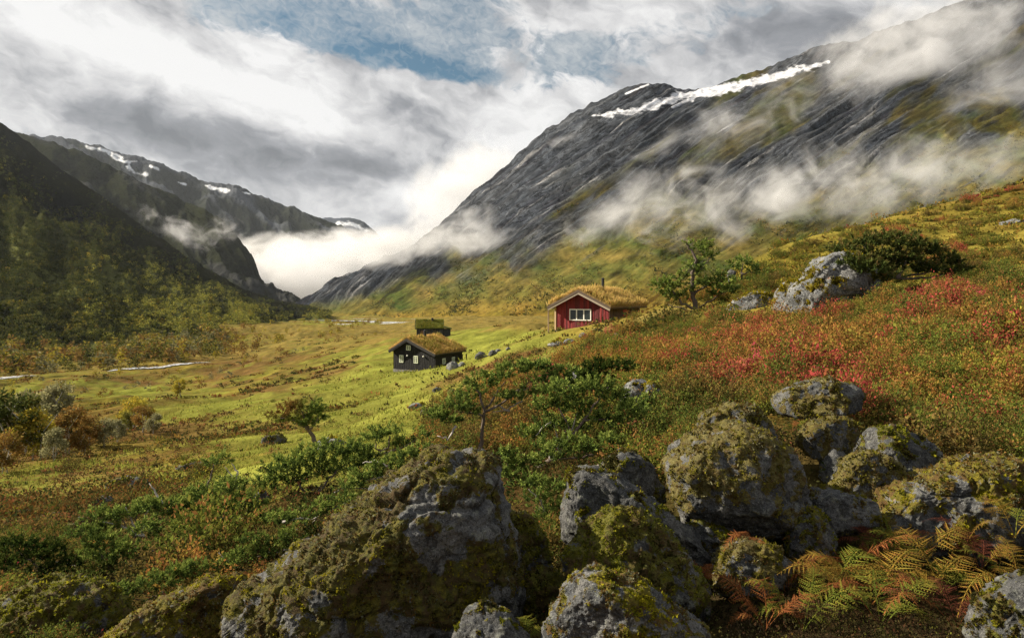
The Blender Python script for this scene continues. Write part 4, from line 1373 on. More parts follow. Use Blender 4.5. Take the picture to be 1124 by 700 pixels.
rock_at(625, 375, 7, 3, 51, 59, 'grey stone at the right end of the ledge below the red cabin', 'far', -0.4)
rock_at(640, 368, 5, 3, 60, 60, 'stone against the front wall of the red cabin', 'far', -0.3)
rock_at(655, 363, 7, 3, 60, 61, 'mossy stone by the front corner of the red cabin', 'far', 0.2)
rock_at(676, 369, 4, 4, 48, 62, 'whitish stone on the slope right of the red cabin', 'far', -0.6)
rock_at(480, 428, 6, 3, 44, 63, 'brown rock by the path down to the black cabin', 'dark', -0.3)
rock_at(286, 549, 10, 10, 10.5, 64, 'dark stone hidden under the dead branches left of the huge boulder', 'dark', -0.4)
# ---------------------------------------------------------------- junipers and dwarf pines
NEEDLE = [(0.055, 0.085, 0.022), (0.12, 0.17, 0.036), (0.21, 0.265, 0.055), (0.30, 0.34, 0.085)]
BARKC = [(0.16, 0.13, 0.11), (0.10, 0.08, 0.065), (0.26, 0.23, 0.20)]


def needles(lobes, d, rng, dens=1.0, pal=NEEDLE, flat=1.0, tint=None, up=0.7, nl=4.2):
    """sprays of needles filling lobes (column,row,half width,half height); returns arrays"""
    mpp = d / F
    Cs, Ds, Ls, Ks = [], [], [], []
    for L in lobes:
        cx, cy_, rx, ry = L[:4]
        dd = d + (L[4] if len(L) > 4 else rng.normal(0, 0.35) * rx * mpp)
        o = PW(cx, cy_, dd)
        nt = max(5, int(dens * rx * ry * 0.30))
        q = unit(rng.normal(size=(nt, 3)))
        r = rng.random(nt) ** 0.35
        e = q * r[:, None]
        e[:, 2] = np.where(e[:, 2] < 0, e[:, 2] * 0.6, e[:, 2])
        T = o + e * np.array([rx * mpp, (rx + ry) * 0.5 * mpp, ry * mpp])
        T += rng.normal(0, 0.12, T.shape) * ry * mpp
        td = unit(e * np.array([1, 1, 0.5]) + np.array([0.12, 0, up]) + rng.normal(0, 0.35, T.shape))
        k = 30
        tl = rng.uniform(5, 9, nt) * mpp
        s = rng.random((nt, k))
        C = T[:, None] + td[:, None] * (s * tl[:, None])[..., None]
        D = unit(td[:, None] * (0.5 + 0.7 * s[..., None]) + rng.normal(0, 0.55, (nt, k, 3)))
        Cs.append(C.reshape(-1, 3))
        Ds.append(D.reshape(-1, 3))
        Ls.append((rng.uniform(0.6, 1.2, (nt, k)) * nl * mpp).ravel())
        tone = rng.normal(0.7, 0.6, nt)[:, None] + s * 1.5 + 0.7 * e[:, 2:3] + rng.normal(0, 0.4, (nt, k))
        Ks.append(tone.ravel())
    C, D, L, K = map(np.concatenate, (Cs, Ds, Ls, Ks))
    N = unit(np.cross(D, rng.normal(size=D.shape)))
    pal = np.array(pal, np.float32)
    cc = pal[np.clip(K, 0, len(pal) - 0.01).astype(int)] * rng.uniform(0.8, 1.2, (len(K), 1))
    if tint is not None:
        t = tint(C)
        cc = cc * (1 - t[:, None]) + np.array((0.20, 0.10, 0.03)) * rng.uniform(0.6, 1.3, (len(K), 1)) * t[:, None]
    V, Q = leaves_mesh_arrays(C, D, N, L, L * 0.30)
    return V, Q, np.repeat(cc, 4, 0)


def wood(paths, d, rng, w0=3.2, col=None):
    """bent tapering limbs; paths of (column,row[,depth offset])"""
    g = Geo()
    mpp = d / F
    for path in paths:
        w = path[0][3] if len(path[0]) > 3 else w0
        pts = [Vector(PW(p[0], p[1], d + (p[2] if len(p) > 2 else 0))) for p in path]
        fine = []
        for a, b in zip(pts[:-1], pts[1:]):
            n = 4
            for i in range(n):
                fine.append(a.lerp(b, i / n) + Vector(rng.normal(0, 0.7 * mpp, 3)))
        fine.append(pts[-1])
        m = len(fine)
        rad = [max(0.35, w * 0.5 * (1 - 0.75 * i / (m - 1))) * mpp for i in range(m)]
        g.tube(fine, rad, 6, np.array(col or BARKC[int(rng.integers(3))]) * rng.uniform(0.8, 1.2))
    return g


def conifer(name, label, base, d, lobes, limbs, seed, dead=(), dens=1.0, cat='juniper', group=None, trunk_w=3.2, shrink=0.9, **kw):
    rng = np.random.default_rng(seed)
    lobes = [(l[0], l[1], l[2] * shrink, l[3] * shrink) + tuple(l[4:]) for l in lobes]
    px, py = base
    o = Vector(PW(px, py, d))
    root = thing(name, o, label, cat, group)
    V, Q, c = needles(lobes, d, rng, dens, **kw)
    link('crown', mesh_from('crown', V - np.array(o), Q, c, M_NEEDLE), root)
    auto = [[(px + rng.normal(0, 4), py, 0), ((px + l[0]) / 2 + rng.normal(0, 3), (py + l[1]) / 2 + 3, 0), (l[0], l[1] + l[3] * 0.3, 0)] for l in lobes[::2]] if not limbs else []
    for nm, paths, w, cl in (('trunk', list(limbs) + auto, trunk_w, (0.13, 0.10, 0.08)), ('dead_branch', dead, 2.9, (0.36, 0.33, 0.30))):
        for path in ([paths] if nm == 'trunk' and paths else [[p] for p in paths]):
            g = wood(path, d, rng, w, cl)
            g.v = [tuple(Vector(v) - o) for v in g.v]
            g.build(nm, M_BARK, root, True)
    return root


GJ = 'junipers among the boulders'


def build_conifers():
    conifer('juniper_tree', 'low juniper with one upright dark stem and a wide leaning crown, above the huge boulder', (527, 494), 9.6,
            [(478, 457, 17, 8), (500, 446, 17, 8), (515, 434, 17, 8), (530, 421, 17, 9), (548, 413, 17, 8), (566, 405, 17, 8), (590, 403, 17, 9), (602, 421, 18, 9), (620, 411, 16, 8), (560, 436, 15, 7), (492, 462, 12, 6), (583, 430, 16, 7), (512, 452, 14, 6)],
            [[(527, 494, 0, 5), (529, 475), (532, 450), (526, 432), (522, 425)], [(532, 452, 0, 3.5), (548, 444), (565, 432), (582, 424)], [(531, 456, 0, 3), (515, 452), (500, 452)], [(533, 448, 0, 3), (545, 432), (556, 416)], [(556, 438, 0, 2.5), (580, 420), (598, 412)]], 201,
            [[(500, 468), (492, 482), (480, 478)], [(560, 452, 0, 2.4), (548, 446), (535, 450)], [(574, 440, 0, 2.2), (560, 448), (540, 452)]], group=GJ)
    conifer('juniper_tree', 'juniper on a leaning grey trunk with bare dead limbs, behind the grey wedge', (588, 514), 8.8,
            [(640, 452, 24, 12), (668, 462, 22, 11), (604, 466, 20, 10), (626, 438, 22, 11), (652, 425, 22, 12), (690, 454, 20, 10), (612, 428, 17, 9), (672, 436, 18, 9), (634, 470, 18, 8), (598, 446, 18, 9), (584, 478, 20, 9)],
            [[(588, 514, 0, 6), (604, 505), (617, 492), (630, 474), (642, 460), (656, 440), (668, 424)], [(640, 462, 0, 3), (660, 460), (684, 456)], [(628, 476, 0, 3), (618, 456), (608, 440)]], 202,
            [[(598, 510, 0, 3), (606, 495), (612, 480), (608, 466)], [(606, 503, 0, 2.6), (616, 484), (622, 468)], [(612, 497, 0, 2.6), (628, 470), (634, 452)], [(604, 462, 0, 2.2), (596, 470), (588, 478)]], group=GJ, trunk_w=5)
    conifer('juniper', 'bushy green juniper right at the peak of the huge boulder', (556, 548), 8.0,
            [(560, 522, 20, 12), (578, 538, 18, 10), (552, 502, 16, 9), (578, 508, 18, 9), (592, 528, 14, 9), (600, 492, 16, 8)],
            [[(553, 548, 0, 5), (565, 540), (576, 530), (584, 520)], [(566, 540, 0, 3), (560, 524), (556, 508)]], 203, group=GJ)
    conifer('juniper', 'spreading juniper with bare grey twigs, touching the left edge of the huge boulder', (338, 550), 9.2,
            [(310, 514, 22, 12), (336, 503, 22, 11), (364, 496, 23, 11), (390, 492, 18, 9), (350, 518, 20, 10), (380, 512, 18, 9), (296, 530, 17, 10), (406, 504, 14, 8), (322, 528, 16, 8)],
            [[(338, 552, 0, 5), (348, 540), (362, 525), (378, 510)], [(340, 548, 0, 4), (328, 530), (318, 518)]], 204,
            [[(312, 562, 0, 3), (330, 552), (350, 538), (366, 522)], [(318, 566, 0, 2.6), (340, 556), (362, 542)], [(326, 558, 0, 2.4), (336, 544), (356, 530)], [(352, 548), (380, 534), (398, 520)]], group=GJ)
    conifer('juniper', 'dense dark juniper in the hollow, largest of those left of the huge boulder', (250, 600), 8.3,
            [(270, 552, 22, 12), (243, 560, 22, 12), (216, 548, 22, 12), (190, 560, 22, 13), (255, 536, 18, 10), (282, 572, 18, 11), (230, 582, 26, 10), (318, 572, 22, 10), (206, 578, 22, 10), (168, 556, 16, 9), (300, 584, 20, 9)],
            [[(258, 604, 0, 6), (250, 580), (240, 565), (226, 548)], [(252, 590, 0, 4), (275, 572), (300, 572)], [(262, 580, 0, 6), (248, 566), (238, 558)]], 205,
            [[(240, 566), (258, 568), (276, 569)], [(178, 552), (170, 540), (164, 530)], [(300, 596), (272, 598), (250, 594)]], group=GJ)
    conifer('juniper', 'sprawling juniper with a long bare fallen branch, in the lower left', (130, 640), 7.8,
            [(110, 597, 20, 11), (138, 606, 20, 11), (160, 582, 18, 10), (95, 612, 16, 10), (180, 602, 22, 11), (118, 622, 20, 10), (150, 630, 22, 10), (90, 585, 14, 8), (198, 618, 18, 9)],
            [[(130, 642, 0, 5), (120, 622), (110, 602)], [(134, 638, 0, 4), (158, 612), (176, 600)]], 206,
            [[(138, 619, 0, 3), (165, 620), (195, 617), (224, 611)], [(60, 617), (70, 620), (85, 622)], [(170, 650), (190, 642), (212, 634)]], group=GJ)
    conifer('juniper', 'small forked juniper with a bare fork of twigs, standing out against the green meadow', (228, 545), 10.5,
            [(238, 507, 13, 6), (226, 540, 14, 8), (250, 530, 12, 7)], [[(226, 548, 0, 3), (229, 530), (235, 512), (238, 506)]], 207,
            [[(262, 542), (256, 524), (247, 512)], [(258, 530), (262, 518), (254, 508)]], group=GJ)
    conifer('juniper', 'light green juniper mat in front of the tooth-like boulder', (715, 480), 9.8,
            [(700, 446, 20, 9), (724, 441, 20, 9), (742, 450, 18, 9), (716, 462, 26, 11), (682, 478, 24, 11), (730, 476, 20, 10), (704, 496, 20, 9), (750, 438, 14, 7)], [], 208, group=GJ)
    conifer('juniper', 'dark juniper at the back, just left of the tooth-like boulder', (655, 430), 12.4,
            [(640, 411, 19, 9), (662, 404, 18, 9), (618, 421, 16, 7), (682, 404, 15, 8), (658, 418, 18, 8), (640, 424, 16, 7)], [], 209, group=GJ, pal=[(0.02, 0.035, 0.01), (0.035, 0.06, 0.012), (0.06, 0.08, 0.016)])
    conifer('juniper', 'low juniper beside the pink bilberry patch, left of the upright stem', (420, 500), 12.0,
            [(412, 480, 15, 8), (396, 500, 16, 8), (428, 476, 12, 6), (440, 488, 13, 6), (462, 478, 12, 6), (470, 490, 14, 6)], [], 210, group=GJ)
    conifer('juniper', 'juniper hanging over the shaded rock behind the grey wedge', (650, 500), 7.8,
            [(640, 492, 20, 9), (668, 486, 18, 9), (610, 500, 14, 8), (626, 486, 16, 8)], [], 211, group=GJ)
    conifer('juniper', 'shaded juniper in the far lower left, below the low stones', (40, 625), 7.6,
            [(20, 600, 22, 10), (48, 606, 22, 11), (70, 622, 18, 9), (8, 622, 18, 10), (44, 630, 22, 9)], [], 212, group=GJ, pal=[(0.02, 0.035, 0.01), (0.035, 0.06, 0.012), (0.06, 0.08, 0.016)])
    conifer('juniper', 'low juniper creeping up the lower left flank of the huge boulder', (300, 622), 6.6,
            [(318, 590, 18, 10), (292, 604, 20, 10), (268, 612, 18, 10), (306, 572, 14, 8), (248, 622, 18, 9), (280, 594, 14, 8)], [], 218, [[(330, 600), (306, 604), (282, 610)], [(270, 630), (256, 620), (240, 606)]], group=GJ)
    conifer('juniper', 'juniper between the dark weathered rock and the moss-grown ledge', (185, 655), 6.2,
            [(172, 640, 18, 9), (196, 630, 18, 9), (150, 648, 16, 9), (214, 624, 15, 8), (130, 655, 14, 8)], [], 219, [[(190, 656), (210, 646), (232, 634)]], group=GJ)
    conifer('juniper', 'juniper sprays leaning over the crest of the huge boulder from behind', (440, 530), 6.4,
            [(424, 514, 18, 9), (446, 504, 16, 8), (404, 522, 18, 9), (462, 496, 14, 7), (384, 534, 16, 8)], [], 220, [[(446, 524), (424, 520), (400, 528)], [(430, 512), (412, 506), (398, 508)]], group=GJ)
    conifer('juniper', 'tangled juniper with bleached crossing branches beside the huge boulder', (345, 590), 7.4,
            [(352, 560, 17, 9), (330, 572, 16, 8), (374, 552, 16, 8), (342, 584, 15, 8)], [], 222, [[(300, 594), (330, 578), (362, 560), (384, 548)], [(318, 600), (338, 580), (350, 566)], [(310, 572), (336, 568), (360, 572)]], group=GJ)
    conifer('juniper', 'half-bare juniper with a fan of pale twigs near the low stones', (150, 590), 8.8,
            [(132, 566, 16, 8), (118, 578, 15, 8), (148, 560, 14, 7), (106, 566, 13, 7)], [], 223, [[(160, 590), (146, 574), (138, 556)], [(156, 588), (132, 576), (112, 572)], [(158, 584), (160, 564), (168, 550)]], group=GJ)
    conifer('juniper', 'low wind-bent juniper right of the leaning grey trunk, under the tooth-like boulder', (662, 505), 7.9,
            [(690, 512, 17, 8), (712, 520, 16, 8), (672, 500, 15, 7), (728, 508, 14, 7)], [], 224, [[(650, 512), (672, 506), (700, 504), (722, 496)], [(660, 514), (684, 516), (706, 526)]], group=GJ)
    conifer('juniper', 'juniper filling the gap between the huge boulder and the grey wedge', (598, 560), 5.6,
            [(590, 548, 16, 9), (608, 536, 16, 9), (598, 566, 15, 9), (584, 530, 14, 8), (612, 556, 12, 8)], [], 221, [[(600, 566), (592, 548), (580, 536)]], group=GJ)
    conifer('juniper', 'dark spreading juniper draped over the top of the big pale outcrop', (985, 305), 25,
            [(925, 277, 14, 8), (940, 290, 15, 8, -1.5), (958, 296, 15, 8, -1.8), (976, 306, 14, 7, -1.5), (948, 268, 18, 9), (972, 264, 18, 9), (996, 268, 18, 10), (1018, 276, 18, 9), (1040, 288, 15, 9), (960, 282, 20, 9), (990, 286, 22, 10), (1016, 296, 18, 9), (1050, 298, 12, 7), (975, 296, 18, 8), (938, 288, 14, 7)], [], 213, dens=1.3,
            pal=[(0.035, 0.05, 0.014), (0.07, 0.09, 0.022), (0.11, 0.11, 0.03), (0.18, 0.12, 0.045)])
    conifer('pine_tree', 'crooked little pine with layered branches on the crest right of the red cabin', (766, 348), 32,
            [(768, 273, 10, 5), (779, 281, 8, 4), (756, 267, 4, 3), (773, 268, 5, 4), (762, 291, 8, 5), (770, 297, 9, 4), (771, 311, 12, 6), (735, 312, 12, 6), (746, 304, 8, 5), (722, 315, 6, 7), (748, 324, 9, 4), (790, 307, 10, 7), (800, 318, 12, 5), (732, 322, 9, 5), (758, 318, 6, 4), (784, 322, 8, 4), (739, 328, 6, 4)],
            [[(767, 349, 0, 6), (763, 335), (759, 318), (760, 300), (763, 286), (757, 272), (752, 266)], [(760, 304, 0, 3), (770, 296), (780, 282)], [(764, 340, 0, 3.5), (748, 332), (736, 318), (724, 312)], [(761, 322, 0, 3), (776, 314), (792, 308)], [(765, 338, 0, 2.5), (780, 330), (798, 320)], [(766, 346, 0, 3), (752, 340), (734, 334)]], 214,
            cat='pine', group='pines on the hillside crest', dens=2.4, up=0.35, nl=3.4, trunk_w=5, shrink=0.78)
    conifer('pine_tree', 'smaller stunted pine on the crest beside the small upright stone', (818, 318), 36,
            [(805, 292, 5, 4), (818, 288, 7, 5), (827, 297, 7, 4), (836, 302, 7, 4), (816, 313, 12, 4), (800, 314, 8, 4), (830, 311, 9, 4)],
            [[(815, 318, 0, 3), (813, 305), (814, 296), (818, 289)], [(814, 300, 0, 2), (824, 298), (834, 302)]], 215, cat='pine', group='pines on the hillside crest', dens=2.2, up=0.35, nl=3.5)

    def tint(C):
        u = C[:, 0] / C[:, 1] * F + CX
        v = HY - C[:, 2] / C[:, 1] * F
        return np.clip(sstep(345, 305, u) * sstep(466, 446, v) * 1.2, 0, 0.85)
    conifer('pine_tree', 'windswept flat-crowned tree leaning left alone in the green meadow', (352, 496), 23.5,
            [(304, 458, 9, 5), (316, 451, 12, 6), (330, 446, 13, 6), (342, 452, 12, 7), (352, 458, 7, 7), (328, 461, 12, 6), (340, 464, 10, 5), (311, 462, 8, 4), (347, 446, 7, 5)],
            [[(353, 497, 0, 6.5), (346, 485), (340, 474), (334, 467), (326, 462)], [(340, 474, 0, 3.5), (346, 464), (350, 456)], [(334, 467, 0, 3), (320, 460), (306, 458)], [(338, 472, 0, 3), (334, 458), (330, 450)]], 216, cat='tree', dens=1.7, up=0.4, nl=3.6, tint=tint, trunk_w=6, shrink=0.8)


build_conifers()


# ---------------------------------------------------------------- ferns
def frond_arrays(o, dirv, length, rng, cols, arch, wfac=0.36):
    """one fern frond: a curved stalk with paired, toothed side leaves"""
    n = 20
    side = unit(np.cross(dirv, np.array([0, 0, 1.0]))[None])[0]
    s = np.linspace(0, 1, n)
    up = np.array([0, 0, 1.0])
    bend = rng.normal(0, 0.16)
    path = o + side * (s * s * bend * length)[:, None] + dirv * (s * length * (1 - 0.12 * s * arch))[:, None] + up * ((s * (1.1 - arch * s)) * length * 0.9)[:, None] + side * (np.sin(s * 2 + rng.random()) * 0.06 * length)[:, None]
    tan = unit(np.gradient(path, axis=0))
    sd = unit(np.cross(tan, up) + rng.normal(0, 0.1, 3))
    C, D, N, L, W, K = [], [], [], [], [], []
    for i in range(4, n):
        w = math.sin(min(1, (s[i] - 0.1) / 0.35) * math.pi / 2) * (1 - s[i]) ** 0.75 + 0.05
        for sg in (-1, 1):
            pd = unit((sd[i] * sg + tan[i] * 0.45 + rng.normal(0, 0.12, 3) - up * 0.12)[None])[0]
            pl = length * wfac * w * rng.uniform(0.85, 1.1)
            m = 7
            nr = unit(np.cross(pd, tan[i])[None])[0]
            across = unit(np.cross(nr, pd)[None])[0]
            for j in range(m):
                q = j / m
                b = path[i] + pd * pl * q - up * (q * q * pl * 0.18)
                for e in (-1, 1):
                    C.append(b)
                    D.append(unit((across * e + pd * 0.75 + nr * rng.normal(0, 0.2))[None])[0])
                    N.append(pd)
                    ll = pl * 0.15 * (1 - 0.75 * q) + 0.0015
                    L.append(ll)
                    W.append(ll * 0.5)
                    K.append(s[i] * 0.6 + q * 0.4)
            C.append(path[i]); D.append(pd); N.append(across); L.append(pl); W.append(pl * 0.06); K.append(0.2)
    for i in range(n - 1):
        C.append(path[i]); v = path[i + 1] - path[i]
        D.append(unit(v[None])[0]); N.append(sd[i]); L.append(np.linalg.norm(v) * 1.3); W.append(length * 0.016); K.append(0.1)
    C, D, N = np.array(C), np.array(D), np.array(N)
    V, Q = leaves_mesh_arrays(C, D, N, np.array(L), np.array(W))
    pal = np.array(cols, np.float32)
    K = np.clip(np.array(K) * len(pal) + rng.normal(0, 0.6, len(C)), 0, len(pal) - 0.01).astype(int)
    return V, Q, np.repeat(pal[K] * rng.uniform(0.75, 1.25, (len(C), 1)), 4, 0)


FC = {'rust': [(0.24, 0.090, 0.03), (0.19, 0.065, 0.026), (0.29, 0.14, 0.042), (0.14, 0.05, 0.022)],
      'gold': [(0.24, 0.15, 0.028), (0.19, 0.15, 0.028), (0.25, 0.12, 0.032), (0.17, 0.075, 0.025)],
      'green': [(0.09, 0.11, 0.018), (0.15, 0.15, 0.024), (0.22, 0.17, 0.03), (0.12, 0.12, 0.02)],
      'wine': [(0.12, 0.04, 0.024), (0.09, 0.03, 0.02), (0.16, 0.065, 0.03)]}


def fern(label, px, py, d, kind, k, size, seed, spread=(0, 360)):
    rng = np.random.default_rng(seed)
    o = PW(px, py, d)
    root = thing('fern', o, label, 'fern', 'ferns between the boulders')
    for i in range(k):
        a = math.radians(spread[0] + (spread[1] - spread[0]) * (i + rng.uniform(0.2, 0.8)) / k)
        dv = unit(np.array([[math.cos(a), math.sin(a) * 0.8, rng.uniform(0.0, 0.6)]]))[0]
        cols = FC[kind] if rng.random() < 0.72 else FC[('gold', 'rust', 'green')[int(rng.integers(3))]]
        V, Q, c = frond_arrays(np.zeros(3), dv, 1.35 * size * d / F * rng.uniform(0.55, 1.2), rng, cols, rng.uniform(0.8, 1.9))
        link('frond', mesh_from('frond', V, Q, c, M_LEAF), root)


def build_ferns():
    f = [('rust-red fern with feathery fronds, leftmost of the big clump', 908, 655, 4.2, 'rust', 8, 72), ('copper fern leaning on the rock under the flat-topped grey stone', 930, 628, 4.5, 'rust', 7, 66),
         ('golden fern in the middle of the big clump', 955, 662, 4.1, 'gold', 8, 74), ('yellow-green fern at the foot of the golden boulder', 1000, 618, 4.6, 'green', 7, 58),
         ('olive fern low in the middle, in front of the golden one', 962, 690, 3.8, 'green', 8, 74), ('wine-red withered fern behind the golden one', 975, 622, 4.6, 'wine', 8, 52),
         ('bright yellow fern with one long frond reaching right', 1030, 650, 4.2, 'green', 6, 66), ('orange fern right of the middle of the big clump', 1010, 655, 4.2, 'gold', 7, 58),
         ('withered rust fern before the broad golden boulder, near the right edge', 1075, 625, 4.6, 'wine', 8, 54), ('reddish fern in the dark gap by the lower right rock', 1048, 690, 3.7, 'wine', 7, 60),
         ('half-green fern at the bottom, left of the big clump', 880, 692, 3.7, 'green', 7, 70), ('rusty fern at the bottom left end of the fern bed', 838, 690, 3.7, 'rust', 6, 58),
         ('small russet fern beside the pale rock with yellow moss cap', 768, 640, 4.05, 'rust', 4, 42), ('small yellow fern growing from the crack above the blocky boulder', 868, 474, 6.6, 'gold', 5, 28),
         ('yellowish fern tuft beside the plain grey stone at the bottom edge', 578, 706, 3.35, 'green', 6, 34), ('golden fern on top of the broad boulder at the right edge', 1112, 590, 4.6, 'gold', 7, 50),
         ('brown fern curling over the lump below the blocky boulder', 826, 600, 4.25, 'rust', 4, 40), ('fern with pale tips at the right edge above the corner rock', 1118, 650, 3.9, 'gold', 6, 52)]
    for i, (lab, px, py, d, kd, k, sz) in enumerate(f):
        fern(lab, px, py, d, kd, k, sz, 300 + i, (-10, 190) if i not in (1, 14) else (0, 360))


build_ferns()


# ---------------------------------------------------------------- birches
BIRCH = {'orange': [(0.22, 0.13, 0.035), (0.18, 0.10, 0.03), (0.22, 0.165, 0.045), (0.14, 0.09, 0.028)],
         'olive': [(0.12, 0.115, 0.025), (0.085, 0.09, 0.02), (0.17, 0.145, 0.028), (0.065, 0.07, 0.018)],
         'olive_lit': [(0.20, 0.20, 0.036), (0.16, 0.17, 0.034), (0.24, 0.22, 0.042), (0.12, 0.13, 0.028)],  # olive leaves brightened to carry the sunlight on the lower slope
         'green': [(0.045, 0.055, 0.015), (0.032, 0.042, 0.013), (0.065, 0.072, 0.018), (0.10, 0.095, 0.022)],
         'yellow': [(0.28, 0.23, 0.03), (0.22, 0.19, 0.03), (0.18, 0.16, 0.03), (0.30, 0.20, 0.03)],
         'grey': [(0.17, 0.16, 0.08), (0.12, 0.12, 0.06), (0.22, 0.20, 0.10), (0.10, 0.10, 0.045)]}


def birch_arrays(rng, cols, nleaf, lobes=9, width=0.36, leaf=0.07):
    """crown of a small birch one metre tall: leaf clumps round several limbs"""
    ctr = []
    for i in range(lobes):
        h = 0.25 + 0.68 * (i + rng.random()) / lobes
        r = width * (1 - ((h - 0.5) / 0.62) ** 2) * rng.uniform(0.35, 0.95)
        a = rng.random() * 6.28
        ctr.append((r * math.cos(a), r * math.sin(a), h, rng.uniform(0.10, 0.19)))
    ctr = np.array(ctr)
    k = rng.integers(0, lobes, nleaf)
    q = unit(rng.normal(size=(nleaf, 3))) * (rng.random(nleaf) ** 0.5)[:, None]
    C = ctr[k, :3] + q * ctr[k, 3:4] * np.array([1.1, 1.1, 0.85])
    D = unit(q + rng.normal(0, 0.7, (nleaf, 3)) + np.array([0, 0, -0.1]))
    N = unit(np.cross(D, rng.normal(size=(nleaf, 3))))
    L = leaf * rng.uniform(0.6, 1.3, nleaf)
    V, Q = leaves_mesh_arrays(C, D, N, L, L * 0.7)
    pal = np.array(cols, np.float32)
    t = np.clip(rng.normal(0, 0.9, nleaf) + (k % len(pal)), 0, len(pal) - 0.01).astype(int)
    return V, Q, np.repeat(pal[t] * rng.uniform(0.75, 1.25, (nleaf, 1)), 4, 0), ctr


def birch_trunk(ctr, rng, white=True):
    g = Geo()
    c = (0.42, 0.40, 0.36) if white else (0.14, 0.11, 0.09)
    for f in range(2):
        b = Vector((rng.normal(0, .03), rng.normal(0, .03), -0.06))
        g.tube([b, b + Vector((rng.normal(0, .03), rng.normal(0, .03), .3)), b + Vector((rng.normal(0, .06), rng.normal(0, .06), .62)), b + Vector((rng.normal(0, .1), rng.normal(0, .1), .92))], [.018, .015, .010, .004], 5, c)
    for x, y, h, r in ctr[::2]:
        g.tube([(0, 0, max(.08, h - .25)), (x * .6, y * .6, h - .06), (x, y, h)], [.008, .006, .003], 4, c)
    return g


